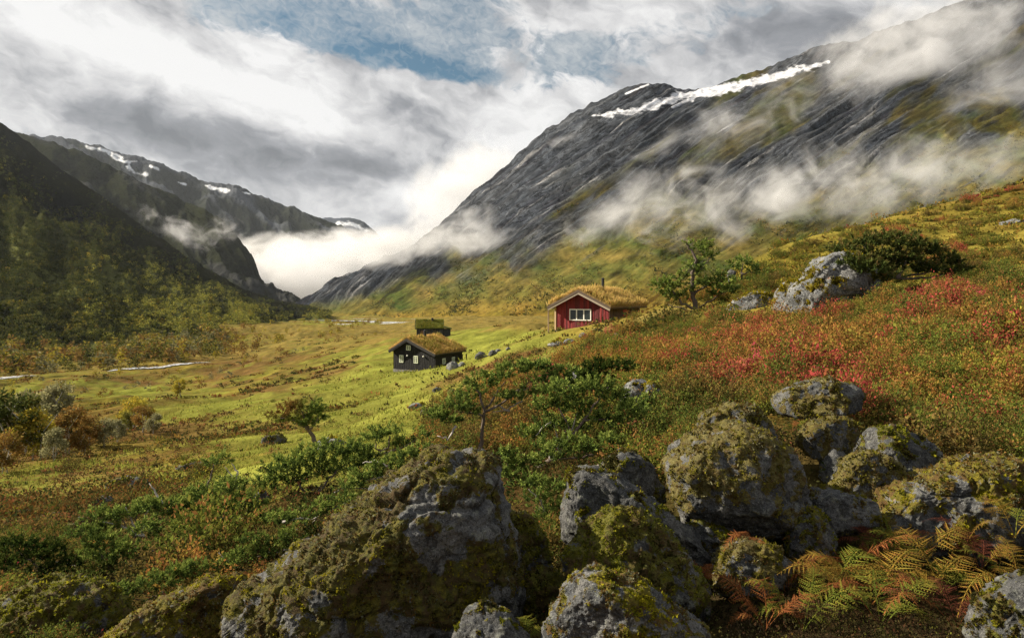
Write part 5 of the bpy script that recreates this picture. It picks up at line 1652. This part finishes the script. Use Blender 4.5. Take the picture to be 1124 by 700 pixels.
def build_birches():
    rng = np.random.default_rng(77)
    # near copse: each tree its own crown and trunk
    near = [(12, 505, 62, 'green', 'grey-green bushy birch at the left edge, tallest there'), (42, 505, 46, 'yellow', 'yellow-green round birch at the front of the copse'), (75, 500, 42, 'orange', 'rust-orange birch at the front of the copse'),
            (34, 478, 40, 'grey', 'pale grey-green birch at the back left of the copse'), (62, 478, 46, 'grey', 'pale grey-green birch with the broadest crown at the back of the copse'), (98, 492, 30, 'orange', 'small golden birch right of the rust-orange one'),
            (115, 490, 24, 'grey', 'low greyish birch bush at the right end of the copse'), (5, 520, 36, 'orange', 'low orange birch at the left edge below the copse'), (28, 500, 34, 'grey', 'half-bare greyish birch squeezed between two taller ones'),
            (60, 505, 30, 'grey', 'low half-bare birch under the rust-orange one'), (90, 500, 26, 'orange', 'brown-leaved birch bush under the small golden one'), (130, 485, 20, 'grey', 'wispy birch sapling between the copse and the pair'),
            (148, 472, 30, 'yellow', 'green-yellow birch, taller of the pair in the heath'), (157, 475, 24, 'orange', 'orange birch, shorter of the pair in the heath'), (141, 474, 18, 'olive', 'low olive bush left of the pair in the heath'),
            (198, 435, 16, 'yellow', 'solitary yellow sapling in the heath below the river'), (168, 476, 18, 'grey', 'small greyish sapling right of the pair in the heath'), (-25, 512, 60, 'green', 'dark green birch cut off by the left edge')]
    for i, (px, py, hp, kd, lab) in enumerate(near):
        d = hit(px, py)
        s = 1.22 * hp * d / F
        root = thing('birch_tree', ground_pt(px, d), lab, 'tree', 'birches of the near copse')
        V, Q, c, ctr = birch_arrays(rng, np.array(BIRCH[kd]) * (1.15 if kd == 'orange' else 1.45), 2600, 18, rng.uniform(0.34, 0.46), 0.055)
        V = V * np.array([1, 1, 1])
        link('crown', mesh_from('crown', V * s, Q, c, M_LEAF), root)
        g = birch_trunk(ctr, rng)
        g.v = [tuple(Vector(v) * s) for v in g.v]
        g.build('trunk', M_BARK, root, True)
    # forest: templates
    temps = {}
    for kd in BIRCH:
        temps[kd] = []
        for j in range(3):
            V, Q, c, ctr = birch_arrays(rng, BIRCH[kd], 90, 8, rng.uniform(0.36, 0.48), 0.15)
            temps[kd].append((V, Q, c))
    # sites on the near left slope
    n = 60000
    k = rng.integers(0, len(NLP), n)
    P = NLP[k] + rng.normal(0, 1.5, (n, 3)) * np.array([1, 1, 0])
    t = NLt[k]
    px = NLpx[k]
    row = HY - P[:, 2] / P[:, 1] * F
    # density follows the area seen, thinning out up the slope
    dens = fbm(np.stack([px / 40, row / 14, 0 * px], -1), 4, 0.6, 5)
    keep = (t < 0.98) & (px > -260) & (P[:, 2] > -26) & (rng.random(n) < np.clip(1.15 - t * 1.15 + 0.8 * dens, 0.02, 1) * np.clip((P[:, 1] / 450.0) ** -1.0, 0.25, 1.2))
    trees = []
    for i in np.nonzero(keep)[0]:
        hgt = rng.uniform(3.6, 6.2) * (1 - 0.5 * t[i])
        u = rng.random()
        g_ = dens[i]
        lit = np.clip((px[i] - 60) / 140.0, 0, 1) * np.clip((0.6 - t[i]) / 0.4, 0, 1)  # picks the brighter leaf palettes where the lower slope is painted sunlit
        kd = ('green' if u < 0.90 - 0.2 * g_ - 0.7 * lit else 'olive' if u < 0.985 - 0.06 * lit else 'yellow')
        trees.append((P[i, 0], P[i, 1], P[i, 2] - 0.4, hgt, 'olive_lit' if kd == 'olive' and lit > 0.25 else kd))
    # sites on the valley floor along the river
    m = 5200
    px2 = rng.uniform(-80, 420, m)
    r2 = rng.uniform(372, 415, m)
    ds_ = np.exp(rng.uniform(math.log(200), math.log(620), m))
    z2 = ground(px2, ds_)
    row2 = HY - z2 / ds_ * F
    near_edge = interp(px2, [(-80, 222), (0, 222), (110, 240), (232, 262), (300, 330), (360, 430), (420, 560)])
    far_edge = interp(px2, [(-80, 300), (0, 330), (100, 360), (200, 430), (280, 500), (360, 620), (420, 640)])
    dn = fbm(np.stack([px2 / 30, ds_ / 40, 0 * px2], -1), 3, 0.6, 15)
    thick = np.where(px2 < 270, 0.5, 0.10)
    ok = (ds_ > near_edge) & (ds_ < far_edge) & (rng.random(m) < np.clip(thick + 0.5 * dn, 0.02, 0.9))
    for i in np.nonzero(ok)[0]:
        hgt = rng.uniform(3.0, 7.5) * (0.75 if px2[i] > 250 else 1)
        kd = ('orange', 'orange', 'olive', 'green', 'yellow', 'olive', 'grey')[int(rng.integers(7))] if px2[i] < 250 else ('orange', 'yellow', 'orange')[int(rng.integers(3))]
        trees.append(((px2[i] - CX) / F * ds_[i], ds_[i], z2[i] - 0.2, hgt, kd))
    # scattered saplings this side of the river
    for i in range(60):
        p_ = rng.uniform(-20, 420)
        d_ = interp(p_, [(-20, 195), (232, 235), (420, 420)]) * rng.uniform(0.72, 0.99)
        trees.append(((p_ - CX) / F * d_, d_, float(ground(np.array([p_]), np.array([d_]))[0]) - 0.2, rng.uniform(1.5, 3.2), ('orange', 'yellow', 'grey', 'orange')[int(rng.integers(4))]))
    trees.sort(key=lambda q: -q[3] / q[1])
    vis = [q for q in trees if -20 < q[0] / q[1] * F + CX < 1124]
    single = vis[:290]
    ids = set(id(q) for q in single)
    rest = [q for q in trees if id(q) not in ids]
    lab = {'orange': 'orange-leaved birch by the river under the left slope', 'olive': 'olive-leaved birch by the river under the left slope', 'olive_lit': 'olive birch, sunlight painted into its leaves, at the foot of the left slope', 'green': 'dark green birch by the river under the left slope',
           'yellow': 'yellow-leaved birch by the river under the left slope', 'grey': 'greyish birch by the river under the left slope'}
    meshes = {kd: [mesh_from('birch_tree', V, Q, c, M_LEAF) for V, Q, c in temps[kd]] for kd in temps}
    for x, y, z, h, kd in single:
        o = link('birch_tree', meshes[kd][int(rng.integers(3))], loc=(x, y, z))
        o.scale = (h * rng.uniform(.9, 1.2), h * rng.uniform(.9, 1.2), h)
        o.rotation_euler.z = rng.random() * 6.28
        tag(o, lab[kd], 'tree', 'river birches with %s leaves' % kd.replace('olive_lit', 'sun-brightened olive'))
    Vs, Qs, Cs = [], [], []
    b = 0
    for x, y, z, h, kd in rest:
        V, Q, c = temps[kd][int(rng.integers(3))]
        if y > 420:
            V = V.reshape(-1, 4, 3)[::2]
            c = c.reshape(-1, 4, 3)[::2].reshape(-1, 3)
            ctr_ = V[:, :1]
            V = (ctr_ + (V - ctr_) * 1.4).reshape(-1, 3)
            Q = Q[:len(V) // 4]
        a = rng.random() * 6.28
        R = np.array([[math.cos(a), -math.sin(a), 0], [math.sin(a), math.cos(a), 0], [0, 0, 1]])
        Vs.append(V @ R.T * h * np.array([1.1, 1.1, 1]) + np.array([x, y, z]))
        Qs.append(Q + b)
        Cs.append(c * rng.uniform(0.75, 1.2))
        b += len(V)
    print('trees', len(trees), 'singles', len(single))
    o = link('forest', mesh_from('forest', np.concatenate(Vs), np.concatenate(Qs), np.concatenate(Cs), M_LEAF))
    tag(o, 'birch wood covering the dark slope on the left', 'forest', kind='stuff')


build_birches()


# ---------------------------------------------------------------- low ground cover: leaves, heather and grass
def cover_points(n, rng, dmin, dmax, pxr=(-120, 1240)):
    """points spread evenly over what is seen of the ground"""
    m = n * 5
    px = rng.uniform(pxr[0], pxr[1], m)
    d = np.exp(rng.uniform(math.log(dmin), math.log(dmax), m))
    r0 = base_row(px, d)
    r1 = base_row(px, d * 1.03)
    w = np.clip((r1 - r0) / 0.03, 10, 330)
    k = rng.random(m) < w / w.max() if m < 1 else rng.random(m) * 330 < w
    px, d = px[k], d[k]
    if len(px) > n:
        px, d = px[:n], d[:n]
    z = ground(px, d)
    P = np.stack([(px - CX) / F * d, d, z], -1)
    return px, HY - z / d * F, P


def build_cover():
    rng = np.random.default_rng(99)
    px, row, P = cover_points(90000, rng, 2.9, 120)
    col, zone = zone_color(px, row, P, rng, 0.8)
    d = P[:, 1]
    mpp = d / F
    name = np.array(ZN)[zone]
    tall = np.select([name == 'red', name == 'dark', name == 'rust', name == 'olive', name == 'orange', name == 'litter_shade'], [0.38, 0.32, 0.15, 0.18, 0.12, 0.06], 0.06)
    patch = sstep(-0.45, 0.7, fbm(P / np.array([0.8, 1.1, 1e9]), 4, 0.55, 830))
    thin = (d > 14) & (name != 'red') & (name != 'dark') & (patch < 0.45) & (rng.random(len(d)) < 0.75)
    thin |= ((name == 'red') | (name == 'dark')) & (rng.random(len(d)) < 0.7)
    thin |= (px > 560) & (row > 495) & (d < 7) & (rng.random(len(d)) < 0.72)
    thin |= (name == 'grass') & (d > 30) & (rng.random(len(d)) < 0.6)
    px, row, P, col, d, mpp, name, tall, patch = (a_[~thin] for a_ in (px, row, P, col, d, mpp, name, tall, patch))
    tall = tall * (0.15 + 1.5 * patch)
    tall = np.clip(tall * (0.6 + 0.8 * rng.random(len(d))), 0, 26 * mpp)
    tall = np.maximum(tall, np.minimum(1.6 * mpp, 0.3))
    grassy = (name == 'grass')
    out = {}
    # leafy sprigs
    s = ~grassy
    n = s.sum()
    k = 11
    Pn, hn, cn, mn = P[s], tall[s], col[s], mpp[s]
    h = rng.random((n, k)) ** 0.7
    rad = np.clip(hn * 0.55, 0, 14 * mn)
    off = rng.normal(0, 1, (n, k, 2)) * (rad * 0.7)[:, None, None]
    C = np.concatenate([Pn[:, None, :2] + off, (Pn[:, 2:3] + h * hn[:, None])[..., None]], -1).reshape(-1, 3)
    D = unit(np.concatenate([off / (rad[:, None, None] + 1e-6) * 0.6, np.full((n, k, 1), 0.7)], -1).reshape(-1, 3) + rng.normal(0, 0.55, (n * k, 3)))
    N = unit(np.cross(D, rng.normal(size=D.shape)))
    L = (np.clip(rng.normal(2.9, 1.0, (n, k)), 1.2, 6) * (mn * np.where(mn * F > 14, 0.8, 1.0))[:, None]).ravel()
    L = np.minimum(L, 0.35)
    V, Q = leaves_mesh_arrays(C, D, N, L, L * 0.55)
    # lower leaves are the older, greener and browner ones
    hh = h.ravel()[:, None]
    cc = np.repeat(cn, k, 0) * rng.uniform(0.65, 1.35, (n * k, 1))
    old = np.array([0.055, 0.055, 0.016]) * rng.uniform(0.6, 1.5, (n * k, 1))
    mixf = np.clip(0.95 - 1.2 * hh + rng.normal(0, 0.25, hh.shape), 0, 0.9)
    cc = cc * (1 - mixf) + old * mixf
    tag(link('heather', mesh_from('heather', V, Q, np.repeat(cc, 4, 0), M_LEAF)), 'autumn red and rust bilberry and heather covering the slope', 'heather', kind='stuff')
    # grass blades
    s = grassy
    n = s.sum()
    k = 12
    Pn, cn, mn = P[s], col[s], mpp[s]
    off = rng.normal(0, 1, (n, k, 2)) * (7 * mn)[:, None, None]
    C = np.concatenate([Pn[:, None, :2] + off, np.repeat(Pn[:, 2:3], k, 1)[..., None] - 0.3 * mn[:, None, None]], -1).reshape(-1, 3)
    D = unit(rng.normal(0, 0.45, (n * k, 3)) + np.array([0.15, 0, 1]))
    N = unit(np.cross(D, rng.normal(size=D.shape)))
    L = (np.clip(rng.normal(3.2, 1.1, (n, k)), 1.2, 6) * mn[:, None]).ravel()
    V, Q = leaves_mesh_arrays(C, D, N, np.minimum(L, 0.35), L * 0.28)
    cc = np.repeat(cn, k, 0) * rng.uniform(0.75, 1.3, (n * k, 1))
    tag(link('grass', mesh_from('grass', V, Q, np.repeat(cc, 4, 0), M_GRASS)), 'short yellow-green grass of the meadow', 'grass', kind='stuff')
    # scrub on the foot of the right-hand mountain
    q_ = np.nonzero((RMt < 0.42) & (RMt > 0.01) & (RMpx > 400) & (RMpx < 1130) & (RMv > 0.6))[0]
    dn = fbm(np.stack([RMpx[q_] / 30, RMt[q_] * 14, 0 * RMpx[q_]], -1), 4, 0.6, 720)
    q_ = q_[rng.random(len(q_)) < np.clip(0.05 + 0.16 * dn, 0.004, 0.2)]
    B_ = RMP[q_] + rng.normal(0, 0.8, (len(q_), 3)) * np.array([1, 1, 0])
    n, k = len(q_), 9
    w = np.clip(rng.lognormal(math.log(1.3), 0.45, n), 0.5, 3.5)
    q = rng.normal(0, 0.55, (n, k, 3))
    q[..., 2] = np.abs(q[..., 2])
    C = (B_[:, None] + q * w[:, None, None]).reshape(-1, 3)
    D = unit(q.reshape(-1, 3) + rng.normal(0, 0.6, (n * k, 3)))
    N = unit(np.cross(D, rng.normal(size=D.shape)))
    L = np.repeat(w, k) * rng.uniform(0.5, 1.0, n * k)
    V, Q = leaves_mesh_arrays(C, D, N, L, L * 0.7)
    pal = np.array([(0.045, 0.055, 0.015), (0.07, 0.075, 0.018), (0.10, 0.09, 0.02), (0.13, 0.085, 0.024), (0.035, 0.045, 0.013)], np.float32)
    cc = np.repeat(pal[rng.integers(0, 5, n)], k, 0) * rng.uniform(0.7, 1.3, (n * k, 1))
    print('scrub', n)
    tag(link('shrubbery', mesh_from('shrubbery', V, Q, np.repeat(cc, 4, 0), M_LEAF)), 'scrub dotted over the foot of the right-hand mountain', 'shrubs', kind='stuff')
    # low dark dwarf-shrub hummocks over the heath and the valley floor
    px, row, P = cover_points(15000, rng, 14, 420, (-100, 760))
    nz = fbm(P / np.array([9.0, 14.0, 1e9]), 4, 0.6, 700)
    gz = zone_weights(px, row, P)[:, ZN.index('grass')]
    keep = (nz > 0.05 + 0.9 * gz) & (row > 340) & ~((px > 395) & (px < 640) & (row < 412) & (nz < 0.5))
    P, px, row = P[keep], px[keep], row[keep]
    n = len(P)
    mpp = P[:, 1] / F
    k = 16
    w = np.clip(rng.lognormal(math.log(0.45), 0.5, n), 0.15, 1.6)
    w = np.maximum(w, 1.6 * mpp)
    q = rng.normal(0, 0.6, (n, k, 3))
    q[..., 2] = np.abs(q[..., 2]) * 0.55
    C = (P[:, None] + q * w[:, None, None] * np.array([1.3, 1, 0.6])).reshape(-1, 3)
    D = unit(q.reshape(-1, 3) + np.array([0, 0, 0.5]) + rng.normal(0, 0.5, (n * k, 3)))
    N = unit(np.cross(D, rng.normal(size=D.shape)))
    L = np.repeat(np.clip(3.6 * mpp, 0.08, 0.5), k) * rng.uniform(0.6, 1.3, n * k)
    V, Q = leaves_mesh_arrays(C, D, N, L, L * 0.6)
    pal = np.array([(0.05, 0.055, 0.015), (0.08, 0.06, 0.02), (0.13, 0.065, 0.02), (0.035, 0.045, 0.014), (0.10, 0.09, 0.02), (0.18, 0.08, 0.025)], np.float32)
    ci = np.clip((fbm(P / np.array([20.0, 30.0, 1e9]), 3, 0.6, 710) * 0.5 + 0.5) * 6 + rng.normal(0, 1.0, n), 0, 5.9).astype(int)
    cc = np.repeat(pal[ci], k, 0) * rng.uniform(0.7, 1.3, (n * k, 1))
    tag(link('shrubbery', mesh_from('shrubbery', V, Q, np.repeat(cc, 4, 0), M_LEAF)), 'low dark dwarf shrubs dotted over the heath', 'shrubs', kind='stuff')


build_cover()


# ---------------------------------------------------------------- knee-high bilberry and heather bushes
def bush_template(rng, tips, lows, nleaf=2800, leaf=0.058):
    """leafy dome one unit in radius: tip-coloured shoots over an older, greener inside"""
    ns = 70
    a = rng.random(ns) * 6.28
    r = np.sqrt(rng.random(ns)) * 0.95
    top = (1 - r * r * 0.75) * rng.uniform(0.55, 1.15, ns)
    S = np.stack([r * np.cos(a), r * np.sin(a), top], -1)          # shoot tips
    k = rng.integers(0, ns, nleaf)
    s = rng.random(nleaf) ** 0.6
    root = S * np.array([0.45, 0.45, 0.0])
    C = root[k] + (S[k] - root[k]) * s[:, None] + rng.normal(0, 0.06, (nleaf, 3))
    out = unit(S - root)
    D = unit(out[k] * 0.7 + rng.normal(0, 0.6, (nleaf, 3)))
    N = unit(np.cross(D, rng.normal(size=D.shape)))
    L = leaf * rng.lognormal(0, 0.3, nleaf)
    V, Q = leaves_mesh_arrays(C, D, N, L, L * 0.55)
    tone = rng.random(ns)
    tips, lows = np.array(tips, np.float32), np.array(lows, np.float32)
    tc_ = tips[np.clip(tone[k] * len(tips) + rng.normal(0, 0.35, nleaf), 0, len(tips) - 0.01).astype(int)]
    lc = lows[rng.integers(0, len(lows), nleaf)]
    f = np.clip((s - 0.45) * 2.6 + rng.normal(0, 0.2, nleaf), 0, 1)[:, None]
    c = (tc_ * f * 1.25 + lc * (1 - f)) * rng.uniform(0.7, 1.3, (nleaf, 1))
    return V, Q, np.repeat(c, 4, 0)


def build_bushes():
    rng = np.random.default_rng(123)
    G1 = [(0.07, 0.08, 0.018), (0.10, 0.10, 0.02), (0.05, 0.06, 0.015), (0.09, 0.06, 0.02)]
    kinds = [([(0.27, 0.05, 0.04), (0.21, 0.035, 0.032), (0.29, 0.09, 0.04), (0.12, 0.11, 0.022)], G1),          # crimson
             ([(0.31, 0.11, 0.05), (0.28, 0.15, 0.045), (0.31, 0.08, 0.045), (0.20, 0.16, 0.03)], G1),          # salmon
             ([(0.24, 0.11, 0.03), (0.19, 0.085, 0.03), (0.25, 0.16, 0.035), (0.15, 0.13, 0.025)], G1),        # rust
             ([(0.36, 0.05, 0.08), (0.30, 0.05, 0.06), (0.33, 0.10, 0.07), (0.16, 0.13, 0.03)], G1),           # pink-red
             ([(0.20, 0.18, 0.028), (0.15, 0.15, 0.025), (0.25, 0.20, 0.035), (0.26, 0.13, 0.035)], G1),       # yellow-green
             ([(0.11, 0.13, 0.022), (0.08, 0.10, 0.02), (0.15, 0.15, 0.026), (0.22, 0.11, 0.035)], G1),        # green
             ([(0.07, 0.095, 0.018), (0.05, 0.07, 0.016), (0.10, 0.115, 0.022), (0.16, 0.10, 0.03)], G1),      # dark green
             ([(0.13, 0.085, 0.028), (0.09, 0.065, 0.022), (0.16, 0.12, 0.03), (0.07, 0.06, 0.018)], [(0.05, 0.045, 0.015), (0.035, 0.03, 0.012)])]   # brown heather
    src = bpy.data.collections.new('bush_kinds')
    for i, (t_, l_) in enumerate(kinds):
        for j in range(2):
            V, Q, c = bush_template(rng, t_, l_)
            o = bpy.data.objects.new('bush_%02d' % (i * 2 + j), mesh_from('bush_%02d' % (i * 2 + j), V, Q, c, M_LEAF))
            src.objects.link(o)
    px, row, P = cover_points(22000, rng, 4.8, 80, (-60, 1190))
    Wt = zone_weights(px, row, P)
    w = {z: Wt[:, i] for i, z in enumerate(ZN)}
    d = P[:, 1]
    prob = (w['red'] * 1.0 + w['olive'] * np.where(px > 640, np.where(row < 300, 0.22, 0.45), 0.05) + w['dark'] * np.where(px > 470, 0.62, 0.10) + w['rust'] * 0.05) * np.clip((d / 22.0) ** 1.5, 0.05, 1.0)
    heap = ((px > 635) | (px < 548)) & (px > 400) & (d < 6.8) | (row > 640) & (px > 300) | (px < 330) & (rng.random(len(px)) < 0.6) & (w['red'] + w['rust'] > 0.3)
    # keep clear of the stones and stems that stand free of the bushes
    for cx, dd, r in ((700, 11.0, 0.55), (900, 7.5, 0.9), (915, 6.4, 0.8), (527, 9.6, 0.7), (545, 9.4, 0.9), (600, 8.8, 1.1), (340, 9.2, 0.8), (905, 24.5, 1.3), (865, 26.5, 1.2), (822, 28.5, 1.3), (766, 32, 1.2), (630, 13.0, 0.4),
                      (353, 23.5, 2.0), (362, 22.5, 1.0), (300, 34, 1.2), (139, 20, 1.3), (114, 17.5, 0.8), (800, 6.2, 0.8), (612, 50, 2.0), (1110, 40, 1.6), (1125, 36, 1.2), (640, 60, 2.0), (690, 66, 2.5)):
        for back in (0.0, 1.0, 2.0):
            f_ = 1 - back * r * 1.2 / dd
            ox, oy = (cx - CX) / F * dd * f_, dd * f_
            heap |= np.hypot(P[:, 0] - ox, P[:, 1] - oy) < r * (1 - 0.2 * back)
    keep = (rng.random(len(px)) < prob) & ~heap
    px, row, P, d = (a[keep] for a in (px, row, P, d))
    w = {z: v[keep] for z, v in w.items()}
    n = len(P)
    sc = np.clip(rng.lognormal(math.log(0.34), 0.35, n), 0.14, 0.75) * np.where(w['rust'] > 0.5, 0.6, 1) * np.clip((d / 9.0) ** 0.5, 0.7, 1.2)
    u = np.clip(0.5 + 0.62 * fbm(P / np.array([2.2, 3.0, 1e9]), 3, 0.6, 840) + rng.normal(0, 0.20, n), 0, 0.999)
    redseq = np.array([5, 4, 2, 0, 5, 2, 0, 6, 0, 3, 2, 1])
    grnseq = np.array([6, 5, 7, 6, 5, 2, 6, 7])
    u = np.where((row < 305) & (px > 640), np.clip(u * 0.4 + 0.1, 0, 0.999), u)
    isred = w['red'] + 0.35 * w['olive'] > (w['dark'] + 0.65 * w['olive']) * rng.uniform(0.5, 1.5, n)
    kd = np.where(isred, redseq[(u * len(redseq)).astype(int)], grnseq[(u * len(grnseq)).astype(int)])
    idx = kd * 2 + rng.integers(0, 2, n)
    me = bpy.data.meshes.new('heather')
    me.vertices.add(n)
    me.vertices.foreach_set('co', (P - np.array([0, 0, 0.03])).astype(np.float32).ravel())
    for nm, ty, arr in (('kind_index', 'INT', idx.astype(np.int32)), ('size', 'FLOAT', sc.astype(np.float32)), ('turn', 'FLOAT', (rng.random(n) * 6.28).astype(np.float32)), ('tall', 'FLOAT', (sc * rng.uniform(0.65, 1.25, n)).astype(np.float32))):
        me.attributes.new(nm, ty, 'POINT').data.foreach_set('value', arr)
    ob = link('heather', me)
    ng = bpy.data.node_groups.new('scatter_bushes', 'GeometryNodeTree')
    ng.interface.new_socket('Geometry', in_out='INPUT', socket_type='NodeSocketGeometry')
    ng.interface.new_socket('Geometry', in_out='OUTPUT', socket_type='NodeSocketGeometry')
    N_ = ng.nodes
    gi, go = N_.new('NodeGroupInput'), N_.new('NodeGroupOutput')
    ci = N_.new('GeometryNodeCollectionInfo')
    ci.inputs['Collection'].default_value = src
    ci.inputs['Separate Children'].default_value = True
    ci.inputs['Reset Children'].default_value = True

    def attr(nm, ty):
        a = N_.new('GeometryNodeInputNamedAttribute')
        a.data_type = ty
        a.inputs['Name'].default_value = nm
        return a.outputs[0]
    ip = N_.new('GeometryNodeInstanceOnPoints')
    ip.inputs['Pick Instance'].default_value = True
    ro = N_.new('ShaderNodeCombineXYZ')
    scn = N_.new('ShaderNodeCombineXYZ')
    lk = ng.links.new
    lk(gi.outputs[0], ip.inputs['Points'])
    lk(ci.outputs[0], ip.inputs['Instance'])
    lk(attr('kind_index', 'INT'), ip.inputs['Instance Index'])
    lk(attr('turn', 'FLOAT'), ro.inputs[2])
    lk(ro.outputs[0], ip.inputs['Rotation'])
    s_ = attr('size', 'FLOAT')
    lk(s_, scn.inputs[0])
    lk(s_, scn.inputs[1])
    lk(attr('tall', 'FLOAT'), scn.inputs[2])
    lk(scn.outputs[0], ip.inputs['Scale'])
    lk(ip.outputs[0], go.inputs[0])
    md = ob.modifiers.new('scatter', 'NODES')
    md.node_group = ng
    print('bushes', n)
    tag(ob, 'knee-high crimson, rust and green bilberry bushes among the rocks and on the hillside', 'bushes', kind='stuff')


build_bushes()
# ---------------------------------------------------------------- fog banks and the air
def fog_material(name, dens, size, dims, seed, thresh=0.42, color=(0.88, 0.885, 0.90)):
    m, t = new_mat(name)
    o = t.n('ShaderNodeTexCoord').outputs['Object']
    r = t.n('ShaderNodeVectorMath', {0: o}, operation='LENGTH').outputs['Value']
    fall = t.m('SUBTRACT', 1.0, t.m('POWER', r, 2.0), clamp=True)
    q = t.v('ADD', t.v('MULTIPLY', o, (dims[0] / size * 0.75, dims[1] / size, dims[2] / size)), (seed * 3.1, seed * 1.7, seed * 0.9))
    n = t.noise(q, 1.0, 8.0, 0.65, 0.9)
    x = t.m('ADD', t.m('MULTIPLY', fall, 0.80), t.m('MULTIPLY', t.m('SUBTRACT', n, 0.5), 3.4))
    x = t.mapr(x, thresh, thresh + 1.1, smooth=False)
    d = t.m('MULTIPLY', t.m('MULTIPLY', t.m('POWER', x, 1.5), t.mapr(fall, 0.0, 0.25)), dens)
    vol = t.n('ShaderNodeVolumePrincipled', {'Color': tuple(color) + (1,), 'Density': d, 'Anisotropy': 0.15})
    finish(t, None, vol.outputs[0])
    m.cycles.volume_step_rate = 0.6
    return m


def fog(label, px, py, d, rx, ry, rdep, rot, dens, size, seed, thresh=0.42, tone=0.88):
    """a drifting bank of fog: half sizes rx, ry in image points, half depth in metres; size = size of its billows in metres"""
    V, Q = cube_sphere(10)
    mpp = d / F
    o = link('fog', mesh_from('fog', V, Q, None, fog_material('fog', dens, size, (rx * mpp, rdep, ry * mpp), seed, thresh, (tone, tone * 1.005, tone * 1.02)), True), loc=PW(px, py, d))
    o.scale = (rx * mpp, rdep, ry * mpp)
    o.rotation_euler.y = math.radians(rot)
    tag(o, label, 'fog', kind='stuff')


FOGS = [('thick white fog bank filling the far end of the valley', 372, 302, 2000, 130, 54, 300, -4, 0.04, 70, 1, 0.10, 0.85),
        ('fog rising from the valley end along the foot of the slabs', 512, 214, 2000, 88, 58, 250, -38, 0.024, 80, 2, 0.24, 0.86),
        ('fog lying against the low end of the right-hand mountain', 425, 272, 1150, 95, 26, 120, -14, 0.045, 44, 3, 0.28, 0.86),
        ('fog tongue drawn out over the middle of the slab face', 520, 267, 1010, 105, 22, 80, 0, 0.05, 32, 4, 0.36, 0.84),
        ('small puff of fog at the corner of the slab face', 512, 248, 1080, 46, 24, 70, -20, 0.035, 32, 5, 0.38),
        ('wisp of fog before the dark spur on the left, long and ragged', 195, 252, 1150, 70, 22, 70, 26, 0.06, 26, 6, 0.62),
        ('torn end of fog hanging on the edge of the dark spur', 240, 256, 1150, 46, 30, 60, -20, 0.05, 24, 16, 0.72),
        ('ragged fog under the far snowy range', 310, 274, 2300, 85, 22, 200, 0, 0.025, 80, 7, 0.25),
        ('fog drift on the lower left of the right-hand mountain', 700, 226, 720, 130, 48, 80, -30, 0.05, 32, 8, 0.54),
        ('broad fog bank lying over the crest behind the hillside', 850, 215, 650, 205, 58, 80, -14, 0.05, 32, 9, 0.50),
        ('fog thinning out towards the right edge over the hillside', 1020, 198, 580, 175, 66, 80, -14, 0.042, 32, 10, 0.50),
        ('thin streak of fog climbing the middle of the right-hand mountain', 810, 138, 880, 160, 50, 90, -22, 0.03, 38, 11, 0.60),
        ('cloud wrapped round the summit of the right-hand mountain', 1010, 50, 920, 185, 66, 140, -14, 0.03, 52, 12, 0.36),
        ('grey cloud at the upper right over the rock wall', 1110, 100, 760, 110, 66, 90, 10, 0.022, 40, 13, 0.5),
        ('small puff of fog high on the left shoulder of the right-hand mountain', 622, 158, 1330, 36, 14, 60, -10, 0.025, 30, 14, 0.35)]
for f_ in FOGS:
    fog(*f_)


def haze():
    g = Geo()
    g.box((-5200, -80, -70), (5200, 6400, 1150))
    m, t = new_mat('haze')
    v = t.n('ShaderNodeVolumePrincipled', {'Color': (0.80, 0.88, 1.0, 1), 'Density': 0.000018, 'Anisotropy': 0.3})
    finish(t, None, v.outputs[0])
    o = g.build('haze', m)
    tag(o, 'faint blue haze in the air of the valley', 'haze', kind='stuff')


haze()
